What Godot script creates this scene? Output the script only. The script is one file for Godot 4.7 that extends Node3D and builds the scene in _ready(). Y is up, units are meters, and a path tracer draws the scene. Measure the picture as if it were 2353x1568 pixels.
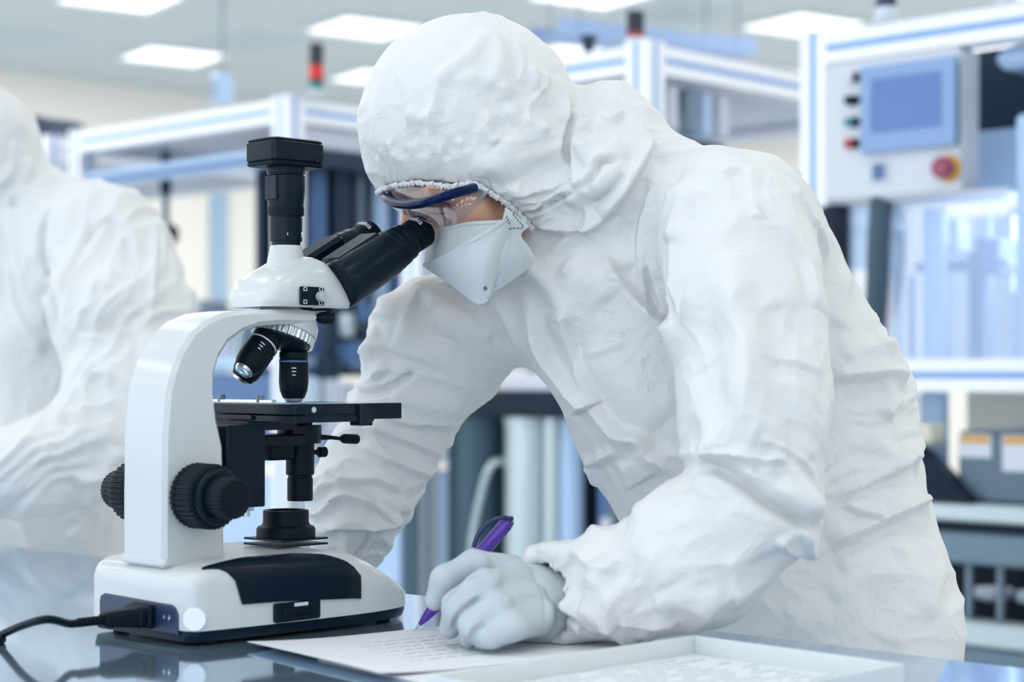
extends Node3D
# A clean-room: a worker in a white hooded coverall at a microscope, a second worker behind, machines in a row beyond.

const CEIL := 3.438
const PANEL_ENERGY := 0.88

func _ready() -> void:
	# camera: level, its lens shifted so that the horizon lies at line 860 of 1568
	var cam := Camera3D.new()
	cam.name = "camera"
	cam.position = Vector3(0, EYE, 0)
	cam.projection = Camera3D.PROJECTION_FRUSTUM
	cam.keep_aspect = Camera3D.KEEP_HEIGHT
	cam.near = 0.05
	cam.far = 60.0
	cam.size = 0.05 * 1568.0 / FOCAL
	cam.frustum_offset = Vector2(0.0, 0.05 * (CY - 784.0) / FOCAL)
	var lens := CameraAttributesPhysical.new()
	lens.frustum_focal_length = 75.0
	lens.frustum_focus_distance = 1.80
	lens.exposure_aperture = 4.9
	cam.attributes = lens
	add_child(cam)
	cam.current = true

	var env := Environment.new()
	env.background_mode = Environment.BG_COLOR
	env.background_color = Color(0.92, 0.955, 1.0)
	env.background_energy_multiplier = 5.2
	env.tonemap_mode = Environment.TONE_MAPPER_LINEAR
	env.tonemap_exposure = 0.68
	env.sdfgi_enabled = true
	env.ssao_enabled = true
	env.ssil_enabled = true
	var we := WorldEnvironment.new()
	we.name = "environment"
	we.environment = env
	add_child(we)

	ceiling_lights()
	make_materials()
	room()
	table()
	microscope()
	main_person()
	second_person()
	pen()
	papers()
	background()

# ---------------------------------------------------------------- lamps of the room
func ceiling_lights() -> void:
	var frame := MB.new()
	for s in [[0.0, 0.305, 0.63, 0.02], [0.0, -0.305, 0.63, 0.02], [0.305, 0.0, 0.02, 0.59], [-0.305, 0.0, 0.02, 0.59]]:
		frame.box(Vector3(s[2], 0.03, s[3]), 0.003, at(Vector3(s[0], -0.015, s[1])))
	var frame_mesh := frame.mesh()
	var face_mesh := MB.new().box(Vector3(0.59, 0.012, 0.59), 0.0, at(Vector3(0, -0.012, 0))).mesh()
	var shine := glow("lamp_diffuser", Color(0.97, 0.985, 1.0), 2.2)
	var white := mat("lamp_frame", Color(0.86, 0.88, 0.9), 0.5)
	var told := {
		Vector2i(0, -1): "bright ceiling light panel straight above the second worker's shoulder, left of the signal tower",
		Vector2i(1, -1): "ceiling light panel half hidden behind the left edge of the worker's hood",
		Vector2i(0, 0): "wide bright ceiling light panel just left of the top of the worker's hood",
		Vector2i(1, 0): "ceiling light panel behind the small dark mount on the machine beam",
		Vector2i(1, 1): "large bright ceiling light panel above the left post of the control panel machine",
		Vector2i(0, 1): "ceiling light panel cut off by the top edge, right of the hood",
		Vector2i(2, 0): "thin distant ceiling light panel just above the beam of the middle machine",
		Vector2i(-1, 0): "ceiling light panel cut off by the top edge in the left corner",
	}
	# the grid lies a little askew to the machines
	var lb := Basis(V_DIR * 0.978 + W_DIR * 0.209, Vector3.UP, W_DIR * 0.978 - V_DIR * 0.209)
	for i in range(-8, 6):
		for j in range(-4, 12):
			var a := 7.92 + 1.65 * i + 0.25 * j
			var b := -8.99 + 0.35 * i + 1.77 * j
			if a < -3.5 or a > 13.5 or b < -11.8 or b > 5.5:
				continue
			var key := Vector2i(i, j)
			var o := thing("ceiling_light", told.get(key, "square white light panel of the ceiling grid out of sight of the picture"), "ceiling light",
				at(R(a, CEIL, b), lb), "square light panels in the ceiling")
			part("frame", frame_mesh, white, o)
			part("diffuser", face_mesh, shine, o)
			var l := AreaLight3D.new()
			l.name = "light"
			l.area_size = Vector2(0.58, 0.58)
			l.light_energy = PANEL_ENERGY * (1.75 if b < -5.5 or a > 6.5 else 0.9)     # the far half of the hall is lit up fully
			l.light_color = Color(1.0, 0.968, 0.935)
			l.area_range = 30.0
			l.area_attenuation = 2.0
			l.shadow_enabled = true
			l.transform = Transform3D(Basis(Vector3.RIGHT, -PI / 2), Vector3(0, -0.035, 0))
			o.add_child(l, true)

func crinkle_tex() -> NoiseTexture2D:
	var n := FastNoiseLite.new()
	n.seed = 8
	n.noise_type = FastNoiseLite.TYPE_SIMPLEX_SMOOTH
	n.frequency = 0.006
	n.fractal_type = FastNoiseLite.FRACTAL_RIDGED
	n.fractal_octaves = 4
	n.fractal_gain = 0.45
	n.domain_warp_enabled = true
	n.domain_warp_amplitude = 60.0
	n.domain_warp_frequency = 0.008
	var t := NoiseTexture2D.new()
	t.width = 1024
	t.height = 1024
	t.seamless = true
	t.noise = n
	return t

func make_materials() -> void:
	var suit := mat("white_coverall_fabric", Color(0.86, 0.868, 0.875), 0.55, 0.0, 0.4)
	suit.backlight_enabled = true
	suit.backlight = Color(0.28, 0.28, 0.28)
	suit.heightmap_enabled = true
	suit.heightmap_scale = 0.2
	suit.heightmap_texture = crinkle_tex()
	suit.uv1_triplanar = true
	suit.uv1_scale = Vector3(4.5, 4.5, 4.5)
	mat("glove_fabric", Color(0.72, 0.765, 0.79), 0.75, 0.0, 0.3)
	mat("mask_fabric", Color(0.74, 0.775, 0.79), 0.8, 0.0, 0.3)
	mat("skin", Color(0.80, 0.62, 0.52), 0.55, 0.0, 0.4)
	mat("white_enamel", Color(0.79, 0.81, 0.82), 0.22, 0.0, 0.5)
	mat("black_plastic", Color(0.03, 0.10, 0.155), 0.28, 0.0, 0.27)
	mat("black_metal", Color(0.03, 0.105, 0.17), 0.25, 0.0, 0.3)
	mat("dark_rubber", Color(0.025, 0.085, 0.13), 0.45, 0.0, 0.25)
	mat("chrome", Color(0.8, 0.83, 0.85), 0.2, 0.9)
	mat("aluminium", Color(0.93, 0.945, 0.97), 0.4, 0.1, 0.5)
	mat("blue_strip", Color(0.47, 0.66, 0.87), 0.5)
	mat("wall_paint", Color(0.94, 0.935, 0.915), 0.85)
	mat("ceiling_paint", Color(0.77, 0.81, 0.83), 0.9)
	mat("floor_resin", Color(0.84, 0.87, 0.89), 0.3)
	mat("dark_steel", Color(0.09, 0.19, 0.28), 0.4, 0.3)
	mat("mid_steel", Color(0.42, 0.50, 0.56), 0.38, 0.5)
	mat("light_steel", Color(0.72, 0.78, 0.80), 0.32, 0.6)
	mat("pale_blue", Color(0.68, 0.79, 0.92), 0.45)
	mat("mid_blue", Color(0.30, 0.44, 0.62), 0.45)
	mat("light_grey", Color(0.80, 0.83, 0.88), 0.5)
	mat("mid_steel_dark", Color(0.23, 0.34, 0.40), 0.4, 0.4)
	mat("button_orange", Color(0.85, 0.35, 0.15), 0.4)
	mat("panel_grey", Color(0.80, 0.83, 0.87), 0.4)
	mat("bezel_blue", Color(0.52, 0.64, 0.82), 0.4)
	mat("screen_blue", Color(0.34, 0.48, 0.72), 0.25)
	mat("button_dark", Color(0.05, 0.12, 0.19), 0.4, 0.0, 0.3)
	mat("button_teal", Color(0.15, 0.48, 0.56), 0.3)
	mat("button_red", Color(0.66, 0.12, 0.20), 0.3)
	mat("button_mauve", Color(0.58, 0.26, 0.38), 0.35)
	mat("ring_yellow", Color(0.80, 0.62, 0.32), 0.4)
	mat("conduit_grey", Color(0.22, 0.31, 0.38), 0.6)
	mat("panel_pale", Color(0.80, 0.87, 0.95), 0.4)
	mat("panel_cream", Color(0.84, 0.84, 0.78), 0.5)
	mat("housing_grey", Color(0.36, 0.44, 0.51), 0.4, 0.3)
	mat("bowl_white", Color(0.82, 0.88, 0.97), 0.3)
	mat("vent_grey", Color(0.78, 0.83, 0.87), 0.6)
	mat("tray_blue", Color(0.58, 0.69, 0.86), 0.5)
	mat("paper", Color(0.87, 0.885, 0.91), 0.8)

# ---------------------------------------------------------------- the room
func room() -> void:
	var a0 := -4.0
	var a1 := 14.0
	var b0 := -12.25
	var b1 := 6.0
	var mid := Vector3((a0 + a1) * 0.5, 0, (b0 + b1) * 0.5)
	var size := Vector3(a1 - a0, 0, b1 - b0)
	var rb := room_basis()
	var wall := mat("wall_paint", Color.WHITE)
	struct("floor", MB.new().box(Vector3(size.x + 0.4, 0.2, size.z + 0.4)).mesh(), mat("floor_resin", Color.WHITE), at(R(mid.x, -0.1, mid.z), rb))
	struct("ceiling", MB.new().box(Vector3(size.x + 0.4, 0.2, size.z + 0.4)).mesh(), mat("ceiling_paint", Color.WHITE), at(R(mid.x, CEIL + 0.1, mid.z), rb))
	struct("wall_left", MB.new().box(Vector3(size.x + 0.4, CEIL, 0.2)).mesh(), wall, at(R(mid.x, CEIL * 0.5, b0 - 0.1), rb))
	struct("wall_back", MB.new().box(Vector3(0.2, CEIL, size.z)).mesh(), wall, at(R(a1 + 0.1, CEIL * 0.5, mid.z), rb))
	struct("wall_right", MB.new().box(Vector3(size.x + 0.4, CEIL, 0.2)).mesh(), wall, at(R(mid.x, CEIL * 0.5, b1 + 0.1), rb))
	# unseen wall to the left behind the photographer, with windows added for fill light
	var y0 := 0.75
	var y1 := 3.1
	struct("wall_front", MB.new().box(Vector3(0.2, y0, size.z), 0.0, at(Vector3(0, y0 * 0.5 - CEIL * 0.5, 0))).box(Vector3(0.2, CEIL - y1, size.z), 0.0, at(Vector3(0, (CEIL + y1) * 0.5 - CEIL * 0.5, 0))).mesh(), wall, at(R(a0 - 0.1, CEIL * 0.5, mid.z), rb))
	var wide := size.z / 6.0
	for i in 7:
		struct("trim_%d" % (i + 20), MB.new().box(Vector3(0.2, y1 - y0, 0.3 if i > 0 and i < 6 else 0.15)).mesh(), wall, at(R(a0 - 0.1, (y0 + y1) * 0.5, b0 + wide * i + (0.075 if i == 0 else (-0.075 if i == 6 else 0.0))), rb))
	for i in 6:
		var w := wide - 0.3
		var win := struct("added_window_%d" % (i + 1), MB.new().box(Vector3(0.06, 0.06, w), 0.004, at(Vector3(0, y0 + 0.03 - 1.9, 0))).box(Vector3(0.06, 0.06, w), 0.004, at(Vector3(0, y1 - 0.03 - 1.9, 0))).box(Vector3(0.06, y1 - y0, 0.06), 0.004, at(Vector3(0, (y0 + y1) * 0.5 - 1.9, w * 0.5 - 0.03))).box(Vector3(0.06, y1 - y0, 0.06), 0.004, at(Vector3(0, (y0 + y1) * 0.5 - 1.9, -w * 0.5 + 0.03))).box(Vector3(0.05, y1 - y0, 0.05), 0.004, at(Vector3(0, (y0 + y1) * 0.5 - 1.9, 0))).mesh(), mat("added_window_frame", Color(0.85, 0.87, 0.9), 0.5), at(R(a0 - 0.1, 1.9, b0 + wide * (i + 0.5)), rb))  # added window, out of view, letting in soft fill from the left
		part("glass_pane", MB.new().box(Vector3(0.006, y1 - y0 - 0.1, w - 0.1), 0.0, at(Vector3(0, (y0 + y1) * 0.5 - 1.9, 0))).mesh(), glass("added_window_glass", Color(0.9, 0.95, 1.0), 0.05, 0.02), win)

# ---------------------------------------------------------------- the table
func table() -> void:
	# its far edge runs through pixels (0, 1252) and (2353, 1535)
	var p := on_table(0, 1252)
	var q := on_table(2353, 1535)
	var e := (q - p).normalized()
	var n := Vector3(-e.z, 0, e.x)          # away from the edge, to the camera's side
	if n.z < 0.0:
		n = -n
	var b := Basis(e, Vector3.UP, e.cross(Vector3.UP))
	var long := 2.6
	var deep := 1.5
	var mid := (p + q) * 0.5 - e * 0.15 + n * deep * 0.5
	mid.y = TABLE
	var o := thing("work_table", "glossy blue-grey work table under the microscope and the papers", "table", at(Vector3(mid.x, 0, mid.z), b))
	var top := mat("table_top", Color(0.66, 0.77, 0.86), 0.07, 0.8, 0.6)
	part("table_top", MB.new().box(Vector3(long, 0.03, deep), 0.003, at(Vector3(0, TABLE - 0.015, 0))).mesh(), top, o)
	var steel := mat("light_steel", Color.WHITE)
	for sx in [-1, 1]:
		for sz in [-1, 1]:
			part("leg", MB.new().box(Vector3(0.05, TABLE - 0.03, 0.05), 0.004, at(Vector3(sx * (long * 0.5 - 0.1), (TABLE - 0.03) * 0.5, sz * (deep * 0.5 - 0.1)))).mesh(), steel, o)
	part("apron", MB.new().box(Vector3(long - 0.25, 0.06, 0.03), 0.003, at(Vector3(0, TABLE - 0.06, deep * 0.5 - 0.1))).box(Vector3(long - 0.25, 0.06, 0.03), 0.003, at(Vector3(0, TABLE - 0.06, -deep * 0.5 + 0.1))).mesh(), steel, o)

# ---------------------------------------------------------------- measuring
const FOCAL := 4200.0      # focal length in pixels of the 2353 x 1568 frame
const CX := 1176.5
const CY := 860.0          # horizon
const EYE := 1.158
const S := 0.8             # metres per unit of foreground depth
const TABLE := 0.9196
const V_DIR := Vector3(0.695, 0.0, -0.719)    # room axis, away to the far right
const W_DIR := Vector3(0.719, 0.0, 0.695)     # room axis, towards the near right

func P(px: float, py: float, d: float) -> Vector3:
	var m := d * S
	return Vector3((px - CX) / FOCAL * m, EYE - (py - CY) / FOCAL * m, -m)

func on_table(px: float, py: float, h := 0.0) -> Vector3:
	var drop := EYE - TABLE - h
	return P(px, py, drop * FOCAL / (py - CY) / S)

func R(a: float, y: float, b: float) -> Vector3:      # room coordinates
	return V_DIR * a + W_DIR * b + Vector3(0, y, 0)

func room_basis() -> Basis:
	return Basis(V_DIR, Vector3.UP, W_DIR)

# where the view line through a pixel meets the room plane a = const: (y, b)
func hit_a(px: float, py: float, a: float) -> Vector2:
	var r := Vector3((px - CX) / FOCAL, -(py - CY) / FOCAL, -1.0)
	var t := a / r.dot(V_DIR)
	var q := r * t
	return Vector2(EYE + q.y, q.dot(W_DIR))

# ---------------------------------------------------------------- materials
var mats := {}

func mat(key: String, c: Color, rough := 0.5, metal := 0.0, spec := 0.5) -> StandardMaterial3D:
	if mats.has(key):
		return mats[key]
	var m := StandardMaterial3D.new()
	m.resource_name = key
	m.albedo_color = c
	m.roughness = rough
	m.metallic = metal
	m.metallic_specular = spec
	mats[key] = m
	return m

func glow(key: String, c: Color, e: float) -> StandardMaterial3D:
	var m := mat(key, Color(0.8, 0.8, 0.8), 0.6)
	m.emission_enabled = true
	m.emission = c
	m.emission_energy_multiplier = e
	return m

func glass(key: String, c: Color, alpha: float, rough := 0.05) -> StandardMaterial3D:
	var m := mat(key, Color(c.r, c.g, c.b, alpha), rough)
	m.transparency = BaseMaterial3D.TRANSPARENCY_ALPHA
	m.cull_mode = BaseMaterial3D.CULL_DISABLED
	return m

func noise_tex(freq: float, seed_: int, as_normal: bool, kind := FastNoiseLite.TYPE_SIMPLEX, size := 512, bump := 4.0) -> NoiseTexture2D:
	var n := FastNoiseLite.new()
	n.seed = seed_
	n.frequency = freq
	n.noise_type = kind
	n.fractal_octaves = 4
	var t := NoiseTexture2D.new()
	t.width = size
	t.height = size
	t.seamless = true
	t.as_normal_map = as_normal
	t.bump_strength = bump
	t.noise = n
	return t

# ---------------------------------------------------------------- mesh building
class MB:
	var v := PackedVector3Array()
	var t := PackedInt32Array()
	var uv := PackedVector2Array()

	func tri(a: int, b: int, c: int) -> void:     # counter-clockwise seen from outside
		t.push_back(a); t.push_back(b); t.push_back(c)

	func quad(a: int, b: int, c: int, d: int) -> void:
		tri(a, b, c); tri(a, c, d)

	func add(p: Vector3) -> int:
		v.push_back(p)
		return v.size() - 1

	func join(o: MB, xf := Transform3D.IDENTITY) -> MB:
		var n := v.size()
		for p in o.v:
			v.push_back(xf * p)
		var flip := xf.basis.determinant() < 0.0
		for i in range(0, o.t.size(), 3):
			if flip:
				tri(o.t[i] + n, o.t[i + 2] + n, o.t[i + 1] + n)
			else:
				tri(o.t[i] + n, o.t[i + 1] + n, o.t[i + 2] + n)
		return self

	func box(size: Vector3, bevel := 0.0, xf := Transform3D.IDENTITY) -> MB:
		var h := size * 0.5
		var e := minf(bevel, minf(h.x, minf(h.y, h.z)) * 0.9)
		var o := MB.new()
		if e <= 0.0:
			for i in 8:
				o.add(Vector3(h.x if i & 1 else -h.x, h.y if i & 2 else -h.y, h.z if i & 4 else -h.z))
			for f in [[0, 2, 3, 1], [4, 5, 7, 6], [0, 1, 5, 4], [2, 6, 7, 3], [0, 4, 6, 2], [1, 3, 7, 5]]:
				o.quad(f[0], f[1], f[2], f[3])
			return join(o, xf)
		# corner i has three vertices: 3i (x face), 3i+1 (y face), 3i+2 (z face)
		for i in 8:
			var s := Vector3(1 if i & 1 else -1, 1 if i & 2 else -1, 1 if i & 4 else -1)
			o.add(Vector3(h.x, h.y - e, h.z - e) * s)
			o.add(Vector3(h.x - e, h.y, h.z - e) * s)
			o.add(Vector3(h.x - e, h.y - e, h.z) * s)
		var faces := [[0, 2, 3, 1], [4, 5, 7, 6], [0, 1, 5, 4], [2, 6, 7, 3], [0, 4, 6, 2], [1, 3, 7, 5]]
		var slot := [2, 2, 1, 1, 0, 0]
		for k in 6:
			var f: Array = faces[k]
			var s: int = slot[k]
			o.quad(f[0] * 3 + s, f[1] * 3 + s, f[2] * 3 + s, f[3] * 3 + s)
		for ax in 3:
			var bit := 1 << ax
			var s1 := (ax + 1) % 3
			var s2 := (ax + 2) % 3
			for i in 8:
				if i & bit:
					continue
				var j := i | bit
				o.facing(i * 3 + s1, j * 3 + s1, j * 3 + s2, i * 3 + s2)
		for i in 8:
			o.facing3(i * 3, i * 3 + 1, i * 3 + 2)
		return join(o, xf)

	func facing(a: int, b: int, c: int, d: int) -> void:   # for shapes round the origin
		var n := (v[b] - v[a]).cross(v[c] - v[a])
		if n.dot(v[a] + v[b] + v[c]) >= 0.0:
			quad(a, b, c, d)
		else:
			quad(a, d, c, b)

	func facing3(a: int, b: int, c: int) -> void:
		var n := (v[b] - v[a]).cross(v[c] - v[a])
		if n.dot(v[a] + v[b] + v[c]) >= 0.0:
			tri(a, b, c)
		else:
			tri(a, c, b)

	# profile of (radius, height) from bottom to top, turned about y
	func lathe(profile: Array, segs := 32, xf := Transform3D.IDENTITY, ribs := 0, rib := 0.0) -> MB:
		var o := MB.new()
		var n := profile.size()
		for k in n:
			var q: Vector2 = profile[k]
			for i in segs:
				var a := TAU * i / segs
				var r := q.x
				if ribs > 0 and r > 0.0:
					r -= rib * (0.5 - 0.5 * signf(sin(a * ribs + 0.01)))
				o.add(Vector3(cos(a) * r, q.y, -sin(a) * r))
		for k in n - 1:
			for i in segs:
				var j := (i + 1) % segs
				o.quad(k * segs + i, k * segs + j, (k + 1) * segs + j, (k + 1) * segs + i)
		var q0: Vector2 = profile[0]
		var q1: Vector2 = profile[n - 1]
		if q0.x > 1e-5:
			var c := o.add(Vector3(0, q0.y, 0))
			for i in segs:
				o.tri(c, (i + 1) % segs, i)
		if q1.x > 1e-5:
			var c := o.add(Vector3(0, q1.y, 0))
			var b := (n - 1) * segs
			for i in segs:
				o.tri(c, b + i, b + (i + 1) % segs)
		return join(o, xf)

	func tube(pts: Array, radii: Array, segs := 12, caps := true) -> MB:
		var o := MB.new()
		var n := pts.size()
		var up := Vector3.UP
		for k in n:
			var p: Vector3 = pts[k]
			var t0: Vector3 = pts[maxi(k - 1, 0)]
			var t1: Vector3 = pts[mini(k + 1, n - 1)]
			var d := (t1 - t0).normalized()
			if k == 0 and absf(d.dot(up)) > 0.95:
				up = Vector3.RIGHT
			var x := up.cross(d).normalized()
			var y := d.cross(x).normalized()
			up = y
			var r: float = radii[mini(k, radii.size() - 1)]
			for i in segs:
				var a := TAU * i / segs
				o.add(p + (x * cos(a) + y * sin(a)) * r)
		for k in n - 1:
			for i in segs:
				var j := (i + 1) % segs
				o.quad(k * segs + i, k * segs + j, (k + 1) * segs + j, (k + 1) * segs + i)
		if caps:
			var c0 := o.add(pts[0])
			var c1 := o.add(pts[n - 1])
			var b := (n - 1) * segs
			for i in segs:
				o.tri(c0, (i + 1) % segs, i)
				o.tri(c1, b + i, b + (i + 1) % segs)
		return join(o)

	# outline in x, y (any turn), extruded along z from -depth/2 to depth/2 with a chamfer
	func prism(outline: PackedVector2Array, depth: float, bevel := 0.0, xf := Transform3D.IDENTITY) -> MB:
		var poly := outline.duplicate()
		if Geometry2D.is_polygon_clockwise(poly):
			poly.reverse()
		var n := poly.size()
		# make sure the area is positive (counter-clockwise with y up)
		var area := 0.0
		for i in n:
			area += poly[i].cross(poly[(i + 1) % n])
		if area < 0.0:
			poly.reverse()
		var inner := poly
		if bevel > 0.0:
			inner = PackedVector2Array()
			for i in n:
				var a := (poly[i] - poly[(i + n - 1) % n]).normalized()
				var b := (poly[(i + 1) % n] - poly[i]).normalized()
				var na := Vector2(-a.y, a.x)
				var nb := Vector2(-b.y, b.x)
				var m := (na + nb)
				m = m / maxf(m.length_squared() * 0.5, 0.5)
				inner.push_back(poly[i] + m * bevel)
		var o := MB.new()
		var h := depth * 0.5
		var layers := [[poly, -h + bevel], [poly, h - bevel]]
		if bevel > 0.0:
			layers = [[inner, -h], [poly, -h + bevel], [poly, h - bevel], [inner, h]]
		for l in layers:
			for q in l[0]:
				o.add(Vector3(q.x, q.y, l[1]))
		for k in layers.size() - 1:
			for i in n:
				var j := (i + 1) % n
				o.quad(k * n + i, k * n + j, (k + 1) * n + j, (k + 1) * n + i)
		var ids := Geometry2D.triangulate_polygon(inner)
		var top := (layers.size() - 1) * n
		for i in range(0, ids.size(), 3):
			var a := ids[i]
			var b := ids[i + 1]
			var c := ids[i + 2]
			if (inner[b] - inner[a]).cross(inner[c] - inner[a]) < 0.0:
				var s := b
				b = c
				c = s
			o.tri(top + a, top + b, top + c)
			o.tri(a, c, b)
		return join(o, xf)

	# rings of equal size, each counter-clockwise seen from the last ring's side
	func loft(rings: Array, caps := true) -> MB:
		var o := MB.new()
		var n: int = rings[0].size()
		for r in rings:
			for q in r:
				o.add(q)
		for k in rings.size() - 1:
			for i in n:
				var j := (i + 1) % n
				o.quad(k * n + i, k * n + j, (k + 1) * n + j, (k + 1) * n + i)
		if caps:
			for e in 2:
				var b := 0 if e == 0 else (rings.size() - 1) * n
				var mid := Vector3.ZERO
				for i in n:
					mid += o.v[b + i]
				var c := o.add(mid / n)
				for i in n:
					var j := (i + 1) % n
					if e == 0:
						o.tri(c, b + j, b + i)
					else:
						o.tri(c, b + i, b + j)
		return join(o)

	# a sheet from rows of points, given thickness along each point's normal
	func sheet(rows: Array, thick: float) -> MB:
		var o := MB.new()
		var m := rows.size()
		var n: int = rows[0].size()
		for side in 2:
			for i in m:
				for j in n:
					var p: Vector3 = rows[i][j]
					var du: Vector3 = rows[i][mini(j + 1, n - 1)] - rows[i][maxi(j - 1, 0)]
					var dv: Vector3 = rows[mini(i + 1, m - 1)][j] - rows[maxi(i - 1, 0)][j]
					var nn := du.cross(dv).normalized()
					o.add(p + nn * (thick * 0.5 if side == 0 else -thick * 0.5))
		var k := m * n
		for i in m - 1:
			for j in n - 1:
				var a := i * n + j
				o.quad(a, a + 1, a + n + 1, a + n)
				o.quad(k + a, k + a + n, k + a + n + 1, k + a + 1)
		for j in n - 1:
			o.quad(j + 1, j, k + j, k + j + 1)
			var a := (m - 1) * n + j
			o.quad(a, a + 1, k + a + 1, k + a)
		for i in m - 1:
			var a := i * n
			o.quad(a, a + n, k + a + n, k + a)
			var b := i * n + n - 1
			o.quad(b + n, b, k + b, k + b + n)
		return join(o)

	func moved(xf: Transform3D) -> MB:
		for i in v.size():
			v[i] = xf * v[i]
		return self

	# one ArrayMesh; edges sharper than the given angle stay sharp
	func mesh(crease := 40.0) -> ArrayMesh:
		var lim := cos(deg_to_rad(crease))
		var nf := t.size() / 3
		var fn := PackedVector3Array()
		fn.resize(nf)
		var head := PackedInt32Array()
		head.resize(v.size() + 1)
		for f in nf:
			var a := v[t[f * 3]]
			fn[f] = (v[t[f * 3 + 1]] - a).cross(v[t[f * 3 + 2]] - a)
			for c in 3:
				head[t[f * 3 + c] + 1] += 1
		for i in v.size():
			head[i + 1] += head[i]
		var fill := head.duplicate()
		var lst := PackedInt32Array()
		lst.resize(t.size())
		for f in nf:
			for c in 3:
				var i := t[f * 3 + c]
				lst[fill[i]] = f
				fill[i] += 1
		var ov := PackedVector3Array()
		var on := PackedVector3Array()
		ov.resize(t.size())
		on.resize(t.size())
		var o := 0
		for f in nf:
			var me := fn[f].normalized()
			for c in [0, 2, 1]:
				var i := t[f * 3 + c]
				var s := Vector3.ZERO
				for k in range(head[i], head[i + 1]):
					var g := fn[lst[k]]
					if g.normalized().dot(me) > lim:
						s += g
				ov[o] = v[i]
				on[o] = s.normalized() if s.length_squared() > 0.0 else me
				o += 1
		return MB.pack(ov, on, PackedInt32Array())

	# smooth all over, shared vertices: for big organic shapes
	func smooth_mesh() -> ArrayMesh:
		var n := MB.normals(v, t)
		var idx := PackedInt32Array()
		idx.resize(t.size())
		for i in range(0, t.size(), 3):
			idx[i] = t[i]
			idx[i + 1] = t[i + 2]
			idx[i + 2] = t[i + 1]
		return MB.pack(v, n, idx)

	static func normals(vv: PackedVector3Array, tt: PackedInt32Array) -> PackedVector3Array:
		var n := PackedVector3Array()
		n.resize(vv.size())
		for i in range(0, tt.size(), 3):
			var a := vv[tt[i]]
			var c := (vv[tt[i + 1]] - a).cross(vv[tt[i + 2]] - a)
			n[tt[i]] += c
			n[tt[i + 1]] += c
			n[tt[i + 2]] += c
		for i in n.size():
			n[i] = n[i].normalized()
		return n

	static func pack(vv: PackedVector3Array, nn: PackedVector3Array, idx: PackedInt32Array) -> ArrayMesh:
		var arr := []
		arr.resize(Mesh.ARRAY_MAX)
		arr[Mesh.ARRAY_VERTEX] = vv
		arr[Mesh.ARRAY_NORMAL] = nn
		if idx.size():
			arr[Mesh.ARRAY_INDEX] = idx
		var m := ArrayMesh.new()
		m.add_surface_from_arrays(Mesh.PRIMITIVE_TRIANGLES, arr)
		return m

# turns y to the given direction, at a place
func along(at: Vector3, dir: Vector3, twist := Vector3.RIGHT) -> Transform3D:
	var y := dir.normalized()
	var x := (twist - y * twist.dot(y))
	if x.length() < 1e-3:
		x = Vector3.BACK - y * y.z
	x = x.normalized()
	return Transform3D(Basis(x, y, x.cross(y)), at)

func at(p: Vector3, b := Basis.IDENTITY) -> Transform3D:
	return Transform3D(b, p)

func rounded(w: float, h: float, r: float, n := 5) -> PackedVector2Array:
	var o := PackedVector2Array()
	for c in 4:
		var cx := (w * 0.5 - r) * (1 if c == 0 or c == 3 else -1)
		var cy := (h * 0.5 - r) * (1 if c < 2 else -1)
		for i in n + 1:
			var a := PI * 0.5 * (c + float(i) / n)
			o.push_back(Vector2(cx + cos(a) * r, cy + sin(a) * r))
	return o

func catmull(pts: Array, per := 8) -> Array:
	var o := []
	var n := pts.size()
	for i in n - 1:
		for k in per:
			o.append(_cat(pts[maxi(i - 1, 0)], pts[i], pts[i + 1], pts[mini(i + 2, n - 1)], float(k) / per))
	o.append(pts[n - 1])
	return o

func _cat(a, b, c, d, t: float):
	return (b * 2.0 + (c - a) * t + (a * 2.0 - b * 5.0 + c * 4.0 - d) * t * t + (b * 3.0 - a - c * 3.0 + d) * t * t * t) * 0.5

# ---------------------------------------------------------------- naming
func thing(called: String, label: String, category: String, xf := Transform3D.IDENTITY, group := "") -> Node3D:
	var o := Node3D.new()
	o.name = called
	o.transform = xf
	tag(o, label, category, group)
	add_child(o, true)
	return o

func tag(o: Node, label: String, category := "", group := "", kind := "") -> void:
	if label:
		o.set_meta("label", label)
	if category:
		o.set_meta("category", category)
	if group:
		o.set_meta("group", group)
	if kind:
		o.set_meta("kind", kind)

func part(called: String, m: Mesh, material: Material, parent: Node = self, xf := Transform3D.IDENTITY) -> MeshInstance3D:
	var o := MeshInstance3D.new()
	o.name = called
	o.mesh = m
	o.material_override = material
	o.transform = xf
	parent.add_child(o, true)
	return o

func struct(called: String, m: Mesh, material: Material, xf := Transform3D.IDENTITY, parent: Node = self) -> MeshInstance3D:
	var o := part(called, m, material, parent, xf)
	if parent == self:
		o.set_meta("kind", "structure")
		var told := {"floor": "pale grey resin floor of the hall", "ceiling": "plain white ceiling between the square light panels", "wall_left": "cream wall at the far left behind the machines", "wall_back": "white wall behind the row of machines", "wall_right": "white wall on the right behind the photographer", "wall_front": "white wall behind the photographer with a row of windows added for fill light"}
		if told.has(called):
			tag(o, told[called], "wall" if called.begins_with("wall") else called)
	return o

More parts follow.
